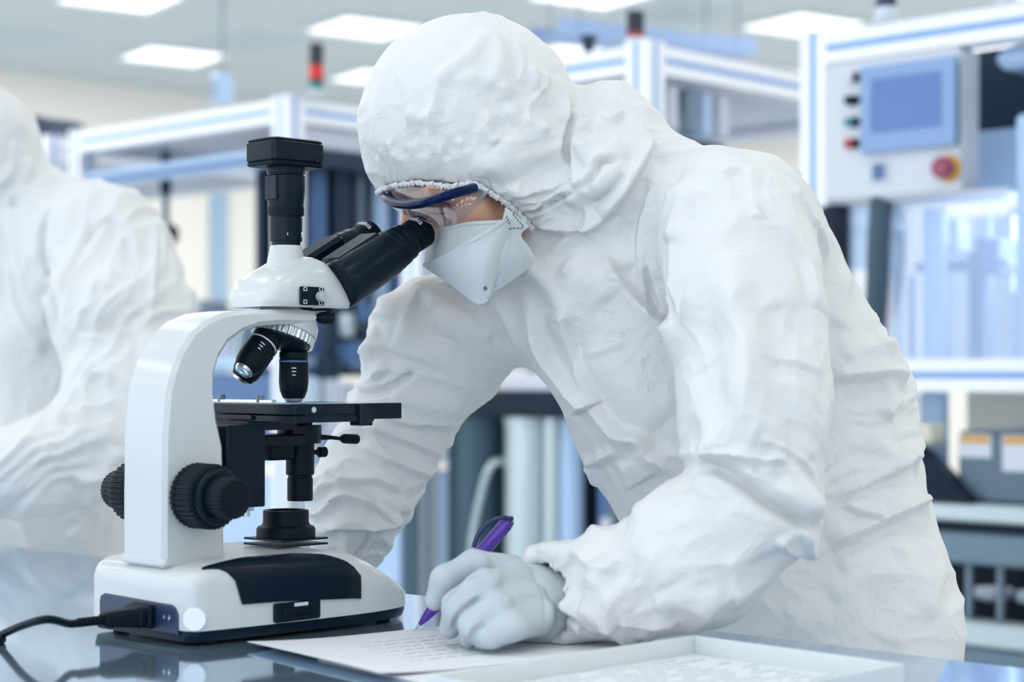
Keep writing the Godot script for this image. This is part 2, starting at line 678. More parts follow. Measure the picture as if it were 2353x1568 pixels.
# ---------------------------------------------------------------- bodies as a distance field
# groups of tapered capsules: smooth union inside a group (k), a tighter one between groups (kg)
class Field:
	var a := PackedVector3Array()
	var d := PackedVector3Array()      # b - a
	var il := PackedFloat32Array()     # 1 / |b - a|^2
	var r0 := PackedFloat32Array()
	var dr := PackedFloat32Array()
	var grp := PackedInt32Array()
	var ks := PackedFloat32Array()
	var kg := 0.012
	var lo := Vector3(1e9, 1e9, 1e9)
	var hi := Vector3(-1e9, -1e9, -1e9)
	var cut_group := -1                # this group is cut open by a prism along the view line of the face
	var cut_poly := PackedVector2Array()
	var cut_near := 0.0
	var cut_far := 0.0
	var pl_g := PackedInt32Array()     # planes that cut a group off
	var pl_n := PackedVector3Array()
	var pl_d := PackedFloat32Array()
	var hole_g := PackedInt32Array()   # capsules that hollow a group out
	var hole_a := PackedVector3Array()
	var hole_b := PackedVector3Array()
	var hole_r := PackedFloat32Array()

	func plane(g: int, p: Vector3, n: Vector3) -> void:
		pl_g.push_back(g)
		pl_n.push_back(n.normalized())
		pl_d.push_back(p.dot(n.normalized()))

	func hole(g: int, p: Vector3, q: Vector3, r: float) -> void:
		hole_g.push_back(g)
		hole_a.push_back(p)
		hole_b.push_back(q)
		hole_r.push_back(r)

	func post(g: int, s: float, p: Vector3) -> float:
		if s > 0.03:
			return s
		if g == cut_group:
			s = maxf(s, -cut_sd(p))
		for i in hole_g.size():
			if hole_g[i] == g:
				var e := hole_b[i] - hole_a[i]
				var w := p - hole_a[i]
				s = maxf(s, hole_r[i] - (w - e * clampf(w.dot(e) / e.length_squared(), 0.0, 1.0)).length())
		for i in pl_g.size():
			if pl_g[i] == g:
				s = maxf(s, p.dot(pl_n[i]) - pl_d[i])
		return s

	func group(k: float) -> int:
		ks.push_back(k)
		return ks.size() - 1

	func cap(g: int, p: Vector3, q: Vector3, ra: float, rb: float) -> void:
		a.push_back(p)
		d.push_back(q - p)
		il.push_back(1.0 / maxf((q - p).length_squared(), 1e-9))
		r0.push_back(ra)
		dr.push_back(rb - ra)
		grp.push_back(g)
		for e in [[p, ra], [q, rb]]:
			var rr: float = e[1] + 0.03
			lo = lo.min(e[0] - Vector3(rr, rr, rr))
			hi = hi.max(e[0] + Vector3(rr, rr, rr))

	func all() -> PackedInt32Array:
		return PackedInt32Array(range(a.size()))

	func cut_sd(p: Vector3) -> float:
		# distance (about) to the cutting prism, in metres
		var z := -p.z
		var m := z / 4200.0
		var q := Vector2(p.x / m + 1176.5, 860.0 - (p.y - 1.158) / m)
		var best := 1e9
		var inside := false
		var n := cut_poly.size()
		var j := n - 1
		for i in n:
			var e := cut_poly[j] - cut_poly[i]
			var w := q - cut_poly[i]
			var b := w - e * clampf(w.dot(e) / e.length_squared(), 0.0, 1.0)
			best = minf(best, b.length_squared())
			if (cut_poly[i].y > q.y) != (cut_poly[j].y > q.y) and q.x < e.x * (q.y - cut_poly[i].y) / e.y + cut_poly[i].x:
				inside = not inside
			j = i
		var s := sqrt(best) * m * (-1.0 if inside else 1.0)
		return maxf(s, maxf(cut_near - z, z - cut_far))

	func eval(p: Vector3, act: PackedInt32Array) -> float:
		var total := 1e9
		var cur := 1e9
		var g := -1
		var k := 0.0
		for i in act:
			var gi := grp[i]
			if gi != g:
				if g >= 0:
					cur = post(g, cur, p)
					var hh := maxf(kg - absf(total - cur), 0.0) / kg
					total = minf(total, cur) - hh * hh * kg * 0.25
				g = gi
				k = ks[gi]
				cur = 1e9
			var w := p - a[i]
			var e := d[i]
			var h := clampf(w.dot(e) * il[i], 0.0, 1.0)
			var s := (w - e * h).length() - r0[i] - dr[i] * h
			var u := maxf(k - absf(cur - s), 0.0)
			cur = minf(cur, s) - u * u * 0.25 / k
		if g >= 0:
			cur = post(g, cur, p)
			var hh := maxf(kg - absf(total - cur), 0.0) / kg
			total = minf(total, cur) - hh * hh * kg * 0.25
		return total

	func near(c: Vector3, rad: float) -> PackedInt32Array:
		# the capsules that matter within rad of c
		var ds := PackedFloat32Array()
		var n := a.size()
		ds.resize(n)
		var best := 1e9
		for i in n:
			var w := c - a[i]
			var h := clampf(w.dot(d[i]) * il[i], 0.0, 1.0)
			var s := (w - d[i] * h).length() - r0[i] - dr[i] * h
			ds[i] = s
			best = minf(best, s)
		var o := PackedInt32Array()
		if best > rad + 0.05:
			return o
		for i in n:
			if ds[i] < best + 2.0 * rad + ks[grp[i]] and ds[i] < rad + 0.13:
				o.push_back(i)
		return o

	# surface nets on sparse blocks of 8 x 8 x 8 cells
	func nets(c: float) -> MB:
		var o := MB.new()
		var at_cell := {}
		var quads := PackedInt64Array()
		var nx := int((hi.x - lo.x) / (c * 8.0)) + 1
		var ny := int((hi.y - lo.y) / (c * 8.0)) + 1
		var nz := int((hi.z - lo.z) / (c * 8.0)) + 1
		var half := c * 4.0 * 1.7321
		var sx := 1
		var sy := nx * 8 + 2
		var sz := sy * (ny * 8 + 2)
		var val := PackedFloat32Array()
		val.resize(1000)
		for bz in nz:
			for by in ny:
				for bx in nx:
					var base := lo + Vector3(bx, by, bz) * (c * 8.0)
					var mid := base + Vector3.ONE * (c * 4.0)
					var act := near(mid, half + c)
					if act.is_empty():
						continue
					if absf(eval(mid, act)) > half + c * 2.0 + 0.012:
						continue
					var any_in := false
					var any_out := false
					var w := 0
					for z in 10:
						for y in 10:
							for x in 10:
								var s := eval(base + Vector3(x, y, z) * c, act)
								val[w] = s
								if s < 0.0:
									any_in = true
								else:
									any_out = true
								w += 1
					if not (any_in and any_out):
						continue
					# one vertex per crossed cell; cells 0..8, of which 0..7 are this block's own
					for z in 8:
						for y in 8:
							for x in 8:
								var i := x + y * 10 + z * 100
								var m := 0
								var sum := Vector3.ZERO
								var cnt := 0
								for q in 8:
									if val[i + (q & 1) + ((q >> 1) & 1) * 10 + (q >> 2) * 100] < 0.0:
										m |= 1 << q
								if m == 0 or m == 255:
									continue
								for ax in 3:
									var bit := 1 << ax
									var st: int = [1, 10, 100][ax]
									for q in 8:
										if q & bit:
											continue
										var s0 := (m >> q) & 1
										var s1 := (m >> (q | bit)) & 1
										if s0 == s1:
											continue
										var k := i + (q & 1) + ((q >> 1) & 1) * 10 + (q >> 2) * 100
										var f := val[k] / (val[k] - val[k + st])
										var pt := Vector3(q & 1, (q >> 1) & 1, q >> 2)
										pt[ax] += f
										sum += pt
										cnt += 1
								var key := (bx * 8 + x) * sx + (by * 8 + y) * sy + (bz * 8 + z) * sz
								at_cell[key] = o.add(base + (Vector3(x, y, z) + sum / cnt) * c)
					for z in 8:
						for y in 8:
							for x in 8:
								# edges that start at corner (x+1, y+1, z+1), shared by cells all round
								var i := (x + 1) + (y + 1) * 10 + (z + 1) * 100
								var s0 := val[i] < 0.0
								var key := (bx * 8 + x) * sx + (by * 8 + y) * sy + (bz * 8 + z) * sz
								if s0 != (val[i + 1] < 0.0):
									_q(quads, key + sx, sy, sz, s0)
								if s0 != (val[i + 10] < 0.0):
									_q(quads, key + sy, sz, sx, s0)
								if s0 != (val[i + 100] < 0.0):
									_q(quads, key + sz, sx, sy, s0)
		for i in range(0, quads.size(), 4):
			var p = at_cell.get(quads[i], -1)
			var q = at_cell.get(quads[i + 1], -1)
			var r = at_cell.get(quads[i + 2], -1)
			var s = at_cell.get(quads[i + 3], -1)
			if p < 0 or q < 0 or r < 0 or s < 0:
				continue
			if o.v[p].distance_squared_to(o.v[r]) < o.v[q].distance_squared_to(o.v[s]):
				o.tri(p, q, r)
				o.tri(p, r, s)
			else:
				o.tri(q, r, s)
				o.tri(q, s, p)
		return o

	func _q(quads: PackedInt64Array, k: int, u: int, w: int, inside_first: bool) -> void:
		if inside_first:
			quads.push_back(k); quads.push_back(k + u); quads.push_back(k + u + w); quads.push_back(k + w)
		else:
			quads.push_back(k); quads.push_back(k + w); quads.push_back(k + u + w); quads.push_back(k + u)

	# where a view line from the camera first meets the surface; from, to: metres along -z
	func trace(px: float, py: float, from: float, to := 4.0) -> Vector3:
		var r := Vector3((px - 1176.5) / 4200.0, -(py - 860.0) / 4200.0, -1.0)
		var len := r.length()
		var every := all()
		var t := from
		for i in 60:
			var p := r * t + Vector3(0, 1.158, 0)
			var s := eval(p, every)
			if s < 0.0006:
				return p
			t += maxf(s, 0.0006) / len
			if t > to:
				break
		return Vector3(0, -99, 0)

# every triangle in four
func subdivide(m: MB) -> MB:
	var o := MB.new()
	o.v = m.v.duplicate()
	var mids := {}
	for i in range(0, m.t.size(), 3):
		var e := [0, 0, 0]
		for k in 3:
			var p := m.t[i + k]
			var q := m.t[i + (k + 1) % 3]
			var key := mini(p, q) * 4194304 + maxi(p, q)
			var got = mids.get(key, -1)
			if got < 0:
				got = o.add((m.v[p] + m.v[q]) * 0.5)
				mids[key] = got
			e[k] = got
		o.tri(m.t[i], e[0], e[2])
		o.tri(m.t[i + 1], e[1], e[0])
		o.tri(m.t[i + 2], e[2], e[1])
		o.tri(e[0], e[1], e[2])
	return o

func relax(m: MB, times := 1, f := 0.5) -> void:
	for k in times:
		var sum := PackedVector3Array()
		var cnt := PackedInt32Array()
		sum.resize(m.v.size())
		cnt.resize(m.v.size())
		for i in range(0, m.t.size(), 3):
			for c in 3:
				var p := m.t[i + c]
				sum[p] += m.v[m.t[i + (c + 1) % 3]] + m.v[m.t[i + (c + 2) % 3]]
				cnt[p] += 2
		for i in m.v.size():
			if cnt[i]:
				m.v[i] = m.v[i].lerp(sum[i] / cnt[i], f)

# folds in cloth: lines on the surface that raise or sink it
class Folds:
	var v: PackedVector3Array
	var n: PackedVector3Array
	var off := PackedFloat32Array()
	var cells := {}
	const CELL := 0.03

	func setup(m: MB) -> void:
		v = m.v
		n = MB.normals(m.v, m.t)
		off.resize(v.size())
		for i in v.size():
			var key := _key(v[i])
			if not cells.has(key):
				cells[key] = PackedInt32Array()
			cells[key].push_back(i)

	func _key(p: Vector3) -> Vector3i:
		return Vector3i((p / CELL).floor())

	# kind 0: rounded ridge; 1: a flap, sharp on the side to the right of travel in the picture, soft on the left; 2: crease with a soft lip
	func line(pts: Array, w: float, h: float, kind := 0) -> void:
		var reach := w * (4.4 if kind == 1 else 2.2)
		var best := {}
		var m := pts.size() - 1
		var rr := int(ceil(reach / CELL))
		var seen := {}
		for s in m:
			var p: Vector3 = pts[s]
			var q: Vector3 = pts[s + 1]
			var e := q - p
			var ee := maxf(e.length_squared(), 1e-9)
			var mid := (p + q) * 0.5
			var side := Vector3(mid.x, mid.y - 1.158, mid.z).normalized().cross(e).normalized()
			var k0 := _key(p.min(q) - Vector3.ONE * reach)
			var k1 := _key(p.max(q) + Vector3.ONE * reach)
			for x in range(k0.x, k1.x + 1):
				for y in range(k0.y, k1.y + 1):
					for z in range(k0.z, k1.z + 1):
						var c = cells.get(Vector3i(x, y, z))
						if c == null:
							continue
						for i in c:
							var u := v[i] - p
							var t := clampf(u.dot(e) / ee, 0.0, 1.0)
							var b := u - e * t
							var dd := b.length_squared()
							if dd > reach * reach:
								continue
							var had = best.get(i)
							if had == null or dd < had[0]:
								best[i] = [dd, b.dot(side), (s + t) / m]
		for i in best:
			var bb: Array = best[i]
			var x := sqrt(bb[0])
			var ends := smoothstep(-0.02, 0.2, bb[2]) * smoothstep(1.02, 0.8, bb[2])
			var g := 0.0
			if kind == 0:
				g = exp(-x * x / (w * w))
			elif kind == 1:
				if bb[1] > 0.0:
					g = exp(-x * x / (w * w * 0.09))
				else:
					g = exp(-x / (w * 1.3)) * smoothstep(w * 4.4, w * 2.0, x)
			else:
				g = -exp(-x * x / (w * w * 0.12)) + 0.55 * exp(-x * x / (w * w * 1.2))
			off[i] += g * h * ends

# ---------------------------------------------------------------- the microscope
# x: along the stand towards the eyepieces, y: up, z: towards the near side; units of S metres
func sm(b: MB, crease := 40.0) -> ArrayMesh:
	return b.moved(Transform3D(Basis.from_scale(Vector3(S, S, S)), Vector3.ZERO)).mesh(crease)

func lerp_at(keys: Array, x: float) -> float:
	for i in keys.size() - 1:
		var p: Vector2 = keys[i]
		var q: Vector2 = keys[i + 1]
		if x <= q.x:
			return lerpf(p.y, q.y, clampf((x - p.x) / (q.x - p.x), 0.0, 1.0))
	return keys[keys.size() - 1].y

func v2s(xs: Array, ys: Array) -> Array:
	var o := []
	for i in xs.size():
		o.append(Vector2(xs[i], ys[i]))
	return o

var foot_w: Array
var foot_hs: Array
var foot_wt: Array
var foot_ht: Array

func foot_profile(f: float, u: float) -> Vector3:
	var w := lerp_at(foot_w, f)
	var hs := lerp_at(foot_hs, f)
	var wt := lerp_at(foot_wt, f)
	var ht := lerp_at(foot_ht, f)
	if u < 0.35:
		return Vector3(f, lerpf(0.017, hs, u / 0.35), w)
	if u > 0.8:
		return Vector3(f, ht + 0.001 * (u - 0.8), wt * (1.0 - u) / 0.2)
	var a := (u - 0.35) / 0.45 * PI * 0.5
	return Vector3(f, hs + (ht - hs) * sin(a), w - (w - wt) * (1.0 - cos(a)))

func microscope() -> void:
	var b := Basis(V_DIR, Vector3.UP, Vector3(0.695, 0, 0.719))
	b.z = b.x.cross(b.y)
	var o := thing("microscope", "white and black trinocular microscope with a camera on top in the middle of the table", "microscope",
		at(Vector3(-0.271 * S, TABLE, -2.21 * S), b))
	var white := mat("white_enamel", Color.WHITE)
	var black := mat("black_plastic", Color.WHITE)
	var metal := mat("black_metal", Color.WHITE)
	var rubber := mat("dark_rubber", Color.WHITE)
	var chrome := mat("chrome", Color.WHITE)

	# foot
	var fs := [-0.214, -0.211, -0.205, -0.195, -0.175, -0.15, -0.12, -0.08, -0.04, 0.0, 0.02, 0.04, 0.06, 0.08, 0.095, 0.108, 0.116, 0.12]
	foot_w = v2s([-0.214, -0.211, -0.205, -0.19, -0.15, -0.10, 0.0, 0.05, 0.09, 0.108, 0.12], [0.086, 0.095, 0.101, 0.104, 0.108, 0.112, 0.116, 0.114, 0.104, 0.092, 0.07])
	foot_hs = v2s([-0.214, -0.205, -0.19, -0.15, -0.1, 0.0, 0.05, 0.09, 0.12], [0.060, 0.066, 0.069, 0.070, 0.069, 0.060, 0.047, 0.037, 0.03])
	foot_wt = v2s([-0.214, -0.205, -0.19, -0.1, 0.05, 0.09, 0.12], [0.074, 0.088, 0.091, 0.088, 0.084, 0.076, 0.04])
	foot_ht = v2s([-0.214, -0.209, -0.2, -0.19, -0.165, -0.14, 0.0, 0.03, 0.06, 0.1, 0.12], [0.068, 0.077, 0.083, 0.086, 0.089, 0.091, 0.09, 0.084, 0.067, 0.045, 0.036])
	var rings := []
	for f in fs:
		var r := []
		var half := []
		for k in 17:
			half.append(foot_profile(f, 1.0 - k / 16.0))
		for k in 17:
			r.append(half[k])
		for k in range(16, 0, -1):
			r.append(half[k] * Vector3(1, 1, -1))
		rings.append(r)
	part("foot", sm(MB.new().loft(rings), 50), white, o)
	# dark tray under the foot, feet of rubber
	rings = []
	for f in fs:
		var w := lerp_at(foot_w, f) * 0.985
		var r := [Vector3(f * 0.995, 0.0185, 0)]
		for q in [[0.0185, w], [0.012, w], [0.0045, w - 0.004]]:
			r.append(Vector3(f * 0.995, q[0], q[1]))
		for q in [[0.0045, w - 0.004], [0.012, w], [0.0185, w]]:
			r.append(Vector3(f * 0.995, q[0], -q[1]))
		rings.append(r)
	part("base_tray", sm(MB.new().loft(rings), 30), black, o)
	for q in [[-0.18, 0.085], [-0.18, -0.085], [0.075, 0.088], [0.075, -0.088]]:
		part("rubber_foot", sm(MB.new().lathe([Vector2(0.0075, 0.0), Vector2(0.009, 0.001), Vector2(0.010, 0.006), Vector2(0.010, 0.012)], 20, at(Vector3(q[0], 0, q[1])))), rubber, o)
	# side cover
	for side in [1, -1]:
		var rows := []
		for k in 25:
			var f := lerpf(-0.196 if side > 0 else -0.15, 0.014, k / 24.0)
			var top := lerp_at(v2s([-0.196, -0.13, -0.07, -0.03, 0.0, 0.014], [0.72, 0.76, 0.74, 0.66, 0.52, 0.40]), f)
			var low := lerp_at(v2s([-0.196, -0.178, -0.168, -0.160, -0.155, 0.014], [0.70, 0.60, 0.48, 0.33, 0.17, 0.16]), f)
			var row := []
			for j in 13:
				var u := lerpf(low, top, j / 12.0)
				var q := foot_profile(f, u)
				var dq := foot_profile(f, u + 0.01) - foot_profile(f, u - 0.01)
				var df := foot_profile(f + 0.004, u) - foot_profile(f - 0.004, u)
				var n := df.cross(dq).normalized()
				if n.z < 0.0 and n.y < 0.0:
					n = -n
				q += n * 0.0012
				row.append(q * Vector3(1, 1, side))
			if side < 0:
				row.reverse()
			rows.append(row)
		for row in rows:
			row.reverse()
		var c := part("side_cover", sm(MB.new().sheet(rows, 0.003), 40), black, o)
		if side > 0:
			c.set_meta("label", "black curved cover on the side of the foot")
	# switch
	var sw := part("power_switch", sm(MB.new().prism(rounded(0.066, 0.022, 0.003), 0.006, 0.001, at(Vector3(-0.078, 0.029, 0.1125)))), black, o)
	part("rocker", sm(MB.new().box(Vector3(0.046, 0.010, 0.004), 0.0015, Transform3D(Basis(Vector3.UP, 0.06), Vector3(-0.078, 0.029, 0.1155)))), rubber, sw)
	part("switch_glint", sm(MB.new().box(Vector3(0.02, 0.004, 0.0015), 0.0004, at(Vector3(-0.074, 0.0365, 0.1155)))), mat("light_grey", Color.WHITE), sw)  # pale bar painted in as the glint on the switch
	# brightness dial at the rear corner
	part("brightness_dial", sm(MB.new().lathe([Vector2(0.0130, 0), Vector2(0.0130, 0.005), Vector2(0.0120, 0.0065), Vector2(0, 0.0065)], 32, along(Vector3(-0.205, 0.030, 0.094), Vector3(-0.72, 0, 0.69)))), mat("dial_white", Color(0.93, 0.94, 0.95), 0.35), o)
	# power inlet at the back
	var plate := PackedVector2Array([Vector2(-0.094, 0.012), Vector2(0.058, 0.011), Vector2(0.058, 0.034), Vector2(0.053, 0.041), Vector2(0.046, 0.044), Vector2(-0.084, 0.046), Vector2(-0.092, 0.043), Vector2(-0.094, 0.036)])
	var inlet := part("power_inlet", sm(MB.new().prism(plate, 0.008, 0.0015, at(Vector3(-0.2125, 0, 0.018), Basis(Vector3(0, 0, 1), Vector3.UP, Vector3(-1, 0, 0))))), mat("inlet_plastic", Color(0.10, 0.17, 0.30), 0.4), o)
	part("socket", sm(MB.new().box(Vector3(0.012, 0.026, 0.042), 0.003, at(Vector3(-0.219, 0.028, 0.014)))), rubber, inlet)
	for z in [0.052, 0.062]:
		part("screw", sm(MB.new().lathe([Vector2(0.0025, 0), Vector2(0.0025, 0.001), Vector2(0, 0.0014)], 12, along(Vector3(-0.2165, 0.03, z), Vector3(-1, 0, 0)))), chrome, inlet)

	# arm: one curved casting
	var arm := PackedVector2Array()
	for q in [[-0.209, 0.086], [-0.209, 0.16], [-0.208, 0.23], [-0.203, 0.279], [-0.196, 0.302], [-0.186, 0.324], [-0.171, 0.344], [-0.150, 0.359], [-0.125, 0.3685], [-0.09, 0.3725], [-0.05, 0.374], [0.0, 0.3745], [0.012, 0.373], [0.016, 0.366], [0.012, 0.359], [0.0, 0.357], [-0.045, 0.357], [-0.075, 0.354], [-0.098, 0.347], [-0.118, 0.335], [-0.131, 0.318], [-0.138, 0.298], [-0.139, 0.275], [-0.134, 0.245], [-0.126, 0.215], [-0.124, 0.16], [-0.124, 0.086]]:
		arm.push_back(Vector2(q[0], q[1]))
	part("arm", sm(MB.new().prism(arm, 0.082, 0.005), 28), white, o)
	# skirt where the arm meets the foot
	part("arm_collar", sm(MB.new().box(Vector3(0.0865, 0.012, 0.083), 0.003, at(Vector3(-0.1665, 0.088, 0)))), white, o)

	# focusing knobs on both sides
	for side in [1, -1]:
		var rot := Vector3(0, 0, side)
		var k := part("coarse_knob", sm(MB.new().lathe([Vector2(0.030, 0), Vector2(0.0355, 0.001), Vector2(0.0372, 0.004), Vector2(0.0372, 0.008), Vector2(0.0350, 0.010), Vector2(0.0368, 0.012), Vector2(0.0368, 0.036), Vector2(0.0345, 0.039), Vector2(0.028, 0.0405)], 144, along(Vector3(-0.167, 0.161, side * 0.041), rot), 36, 0.0016), 35), rubber, o)
		part("tension_ring", sm(MB.new().lathe([Vector2(0.030, 0.039), Vector2(0.0312, 0.040), Vector2(0.0312, 0.046), Vector2(0.028, 0.048), Vector2(0.02, 0.048)], 144, along(Vector3(-0.167, 0.161, side * 0.041), rot), 72, 0.0007), 30), black, k)
		part("fine_knob", sm(MB.new().lathe([Vector2(0.020, 0.047), Vector2(0.0232, 0.048), Vector2(0.0238, 0.051), Vector2(0.0232, 0.071), Vector2(0.0218, 0.0745), Vector2(0.019, 0.076), Vector2(0.017, 0.0745), Vector2(0, 0.0745)], 120, along(Vector3(-0.167, 0.161, side * 0.041), rot), 30, 0.0008), 30), rubber, k)

	# head: a rounded casting with the camera port rising from it
	rings = []
	var hf := [-0.062, -0.0615, -0.059, -0.055, -0.049, -0.041, -0.031, -0.019, -0.008, 0.004, 0.016, 0.026, 0.036, 0.044, 0.050, 0.054]
	var hh := [0.386, 0.391, 0.398, 0.405, 0.413, 0.419, 0.424, 0.430, 0.436, 0.440, 0.440, 0.437, 0.427, 0.411, 0.397, 0.386]
	var hw := [0.026, 0.032, 0.038, 0.043, 0.047, 0.050, 0.052, 0.053, 0.054, 0.055, 0.056, 0.057, 0.058, 0.058, 0.057, 0.054]
	for i in hf.size():
		var r := []
		var y0 := 0.3775
		var w: float = hw[i]
		var h: float = hh[i] - y0
		for k in 13:
			var a := PI * 0.5 * k / 12.0
			r.append(Vector3(hf[i], y0 + 0.006 + maxf(h - 0.006, 0.002) * pow(cos(a), 0.62), w * pow(sin(a), 0.62)))
		r.append(Vector3(hf[i], y0, w - 0.004))
		var m := []
		for k in range(13, 0, -1):
			m.append(r[k] * Vector3(1, 1, -1))
		r.append_array(m)
		rings.append(r)
	var head := part("head", sm(MB.new().loft(rings), 55), white, o)
	head.set_meta("label", "rounded white head with a short camera port")
	part("camera_port", sm(MB.new().lathe([Vector2(0.036, 0.410), Vector2(0.0285, 0.418), Vector2(0.0245, 0.426), Vector2(0.0228, 0.434), Vector2(0.0195, 0.4515), Vector2(0.0185, 0.453), Vector2(0.016, 0.453)], 40, at(Vector3(-0.003, 0, 0)))), white, head)
	part("dovetail", sm(MB.new().lathe([Vector2(0.030, 0.3735), Vector2(0.030, 0.3785)], 36)), rubber, o)
	# light path selector on the near side
	var plate2 := part("selector_plate", sm(MB.new().prism(rounded(0.036, 0.022, 0.002), 0.003, 0.0006, at(Vector3(-0.008, 0.3905, 0.0548)))), black, head)
	part("selector_knob", sm(MB.new().lathe([Vector2(0.006, 0), Vector2(0.0062, 0.008), Vector2(0.0056, 0.009), Vector2(0, 0.009)], 24, along(Vector3(0.0025, 0.390, 0.056), Vector3(0, 0, 1)))), mat("grey_knob", Color(0.68, 0.73, 0.76), 0.3), head)
	var ink := mat("white_ink", Color(0.85, 0.9, 0.95), 0.6)
	for q in [[-0.0195, 0.3985], [0.0045, 0.3990], [-0.0195, 0.3835], [0.0040, 0.3825]]:
		var mk := MB.new()
		mk.box(Vector3(0.0052, 0.0008, 0.0006), 0.0, at(Vector3(q[0], q[1] - 0.002, 0.0566)))
		mk.box(Vector3(0.0008, 0.004, 0.0006), 0.0, at(Vector3(q[0] - 0.0022, q[1], 0.0566)))
		mk.box(Vector3(0.0008, 0.004, 0.0006), 0.0, at(Vector3(q[0] + 0.0022, q[1], 0.0566)))
		mk.box(Vector3(0.003, 0.0008, 0.0006), 0.0, at(Vector3(q[0], q[1] + 0.002, 0.0566)))
		part("selector_mark", sm(mk), ink, plate2)
	# lever under the head
	part("lock_screw", sm(MB.new().lathe([Vector2(0.003, 0.0), Vector2(0.003, 0.012), Vector2(0.006, 0.014), Vector2(0.0078, 0.020), Vector2(0.0080, 0.027), Vector2(0.006, 0.032), Vector2(0, 0.0325)], 20, along(Vector3(0.006, 0.3655, 0.028), Vector3(0.85, 0.0, 0.5)))), rubber, o)

	# eyepiece tubes
	var dir := Vector3(0.878, 0.478, 0.0)
	for side in [1, -1]:
		var c0 := Vector3(0.0385, 0.4035, side * 0.048)
		var tw := Vector3(0, 0, 1)
		var tube_ := part("eyepiece_tube", sm(MB.new().lathe([Vector2(0.022, 0.0), Vector2(0.0285, 0.001), Vector2(0.0305, 0.005), Vector2(0.0305, 0.03), Vector2(0.0290, 0.082), Vector2(0.0285, 0.090), Vector2(0.0272, 0.0915), Vector2(0.0268, 0.0925), Vector2(0.0275, 0.094), Vector2(0.0272, 0.100), Vector2(0.0252, 0.1015), Vector2(0.0252, 0.103), Vector2(0.0262, 0.104), Vector2(0.0258, 0.112), Vector2(0.0240, 0.114)], 48, along(c0, dir, tw)), 30), black, o)
		part("tube_ring", sm(MB.new().lathe([Vector2(0.023, 0.112), Vector2(0.0240, 0.114), Vector2(0.0240, 0.124), Vector2(0.0225, 0.127), Vector2(0.0205, 0.128)], 48, along(c0, dir, tw)), 30), metal, tube_)
		var ep := part("eyepiece", sm(MB.new().lathe([Vector2(0.0205, 0.126), Vector2(0.0208, 0.136), Vector2(0.0202, 0.137), Vector2(0.0210, 0.138), Vector2(0.0212, 0.1575), Vector2(0.0202, 0.159), Vector2(0.0165, 0.159), Vector2(0.015, 0.154), Vector2(0, 0.154)], 48, along(c0, dir, tw)), 30), rubber, o)
		# raised block joining the tube to the hinge
		var up := Vector3(-0.478, 0.878, 0.0)
		var bas := Basis(dir, up, Vector3(0, 0, 1))
		part("tube_bridge", sm(MB.new().box(Vector3(0.080, 0.026, 0.040), 0.005, Transform3D(bas, c0 + dir * 0.050 + up * 0.0185 + Vector3(0, 0, -side * 0.012)))), black, tube_)
		# lettering round the eyepiece
		for k in 2:
			var tm := TextMesh.new()
			tm.text = ["WF", "10X"][k]
			tm.font_size = 16
			tm.pixel_size = 0.00052 * S
			tm.depth = 0.0012 * S
			var ang: float = 0.42 + (-0.30 if k else 0.22)
			var rad := Vector3(0, 0, 1) * sin(ang) + up * cos(ang)
			var tb := Basis(rad.cross(-dir), -dir, rad)
			part("lettering", tm, ink, ep, Transform3D(tb.orthonormalized(), (c0 + dir * 0.147 + rad * 0.0211) * S))
	part("hinge", sm(MB.new().box(Vector3(0.075, 0.05, 0.07), 0.008, Transform3D(Basis(dir, Vector3(-0.478, 0.878, 0), Vector3(0, 0, 1)), Vector3(0.06, 0.408, 0))).lathe([Vector2(0.016, 0.02), Vector2(0.016, 0.10), Vector2(0.013, 0.103), Vector2(0.0, 0.103)], 28, along(Vector3(0.052, 0.412, 0), dir))), black, o)

	# camera on the port
	var ad := part("camera_adapter", sm(MB.new().lathe([Vector2(0.0175, 0.450), Vector2(0.0175, 0.458), Vector2(0.0195, 0.4585), Vector2(0.0200, 0.486), Vector2(0.0188, 0.4865), Vector2(0.0188, 0.488), Vector2(0.0212, 0.4885), Vector2(0.0212, 0.500), Vector2(0.0217, 0.502), Vector2(0.0232, 0.520), Vector2(0.0232, 0.5365), Vector2(0.0215, 0.538), Vector2(0.0215, 0.5395), Vector2(0.0232, 0.540), Vector2(0.0232, 0.548)], 56, at(Vector3(-0.003, 0, 0))), 30), black, o)
	part("grip_ring", sm(MB.new().lathe([Vector2(0.0205, 0.4895), Vector2(0.0219, 0.490), Vector2(0.0219, 0.4995), Vector2(0.0205, 0.5005)], 120, at(Vector3(-0.003, 0, 0)), 30, 0.0005), 30), rubber, ad)
	part("flat", sm(MB.new().box(Vector3(0.004, 0.03, 0.022), 0.001, Transform3D(Basis(Vector3.UP, 0.0), Vector3(-0.0255, 0.522, 0.0)))), metal, ad)
	for q in [[2.15, 0.4675, 0.0026], [2.15, 0.4640, 0.0014], [1.0, 0.466, 0.002], [2.95, 0.463, 0.0014]]:
		part("print_mark", sm(MB.new().box(Vector3(q[2], q[2] * 1.4, 0.0008), 0.0, Transform3D(Basis(Vector3.UP, PI * 0.5 - q[0]), Vector3(-0.003 + cos(q[0]) * -0.0198, q[1], sin(q[0]) * 0.0198)))), ink, ad)
	var cb := PackedVector2Array()
	for q in [[-0.040, -0.022], [-0.036, -0.027], [-0.028, -0.0295], [0.0, -0.031], [0.028, -0.0295], [0.036, -0.027], [0.040, -0.022], [0.0415, 0.0], [0.040, 0.022], [0.036, 0.027], [0.028, 0.0295], [0.0, 0.031], [-0.028, 0.0295], [-0.0385, 0.027], [-0.040, 0.024], [-0.0412, 0.0]]:
		cb.push_back(Vector2(q[0], q[1]))
	var flat_b := Basis(Vector3.RIGHT, -PI / 2)
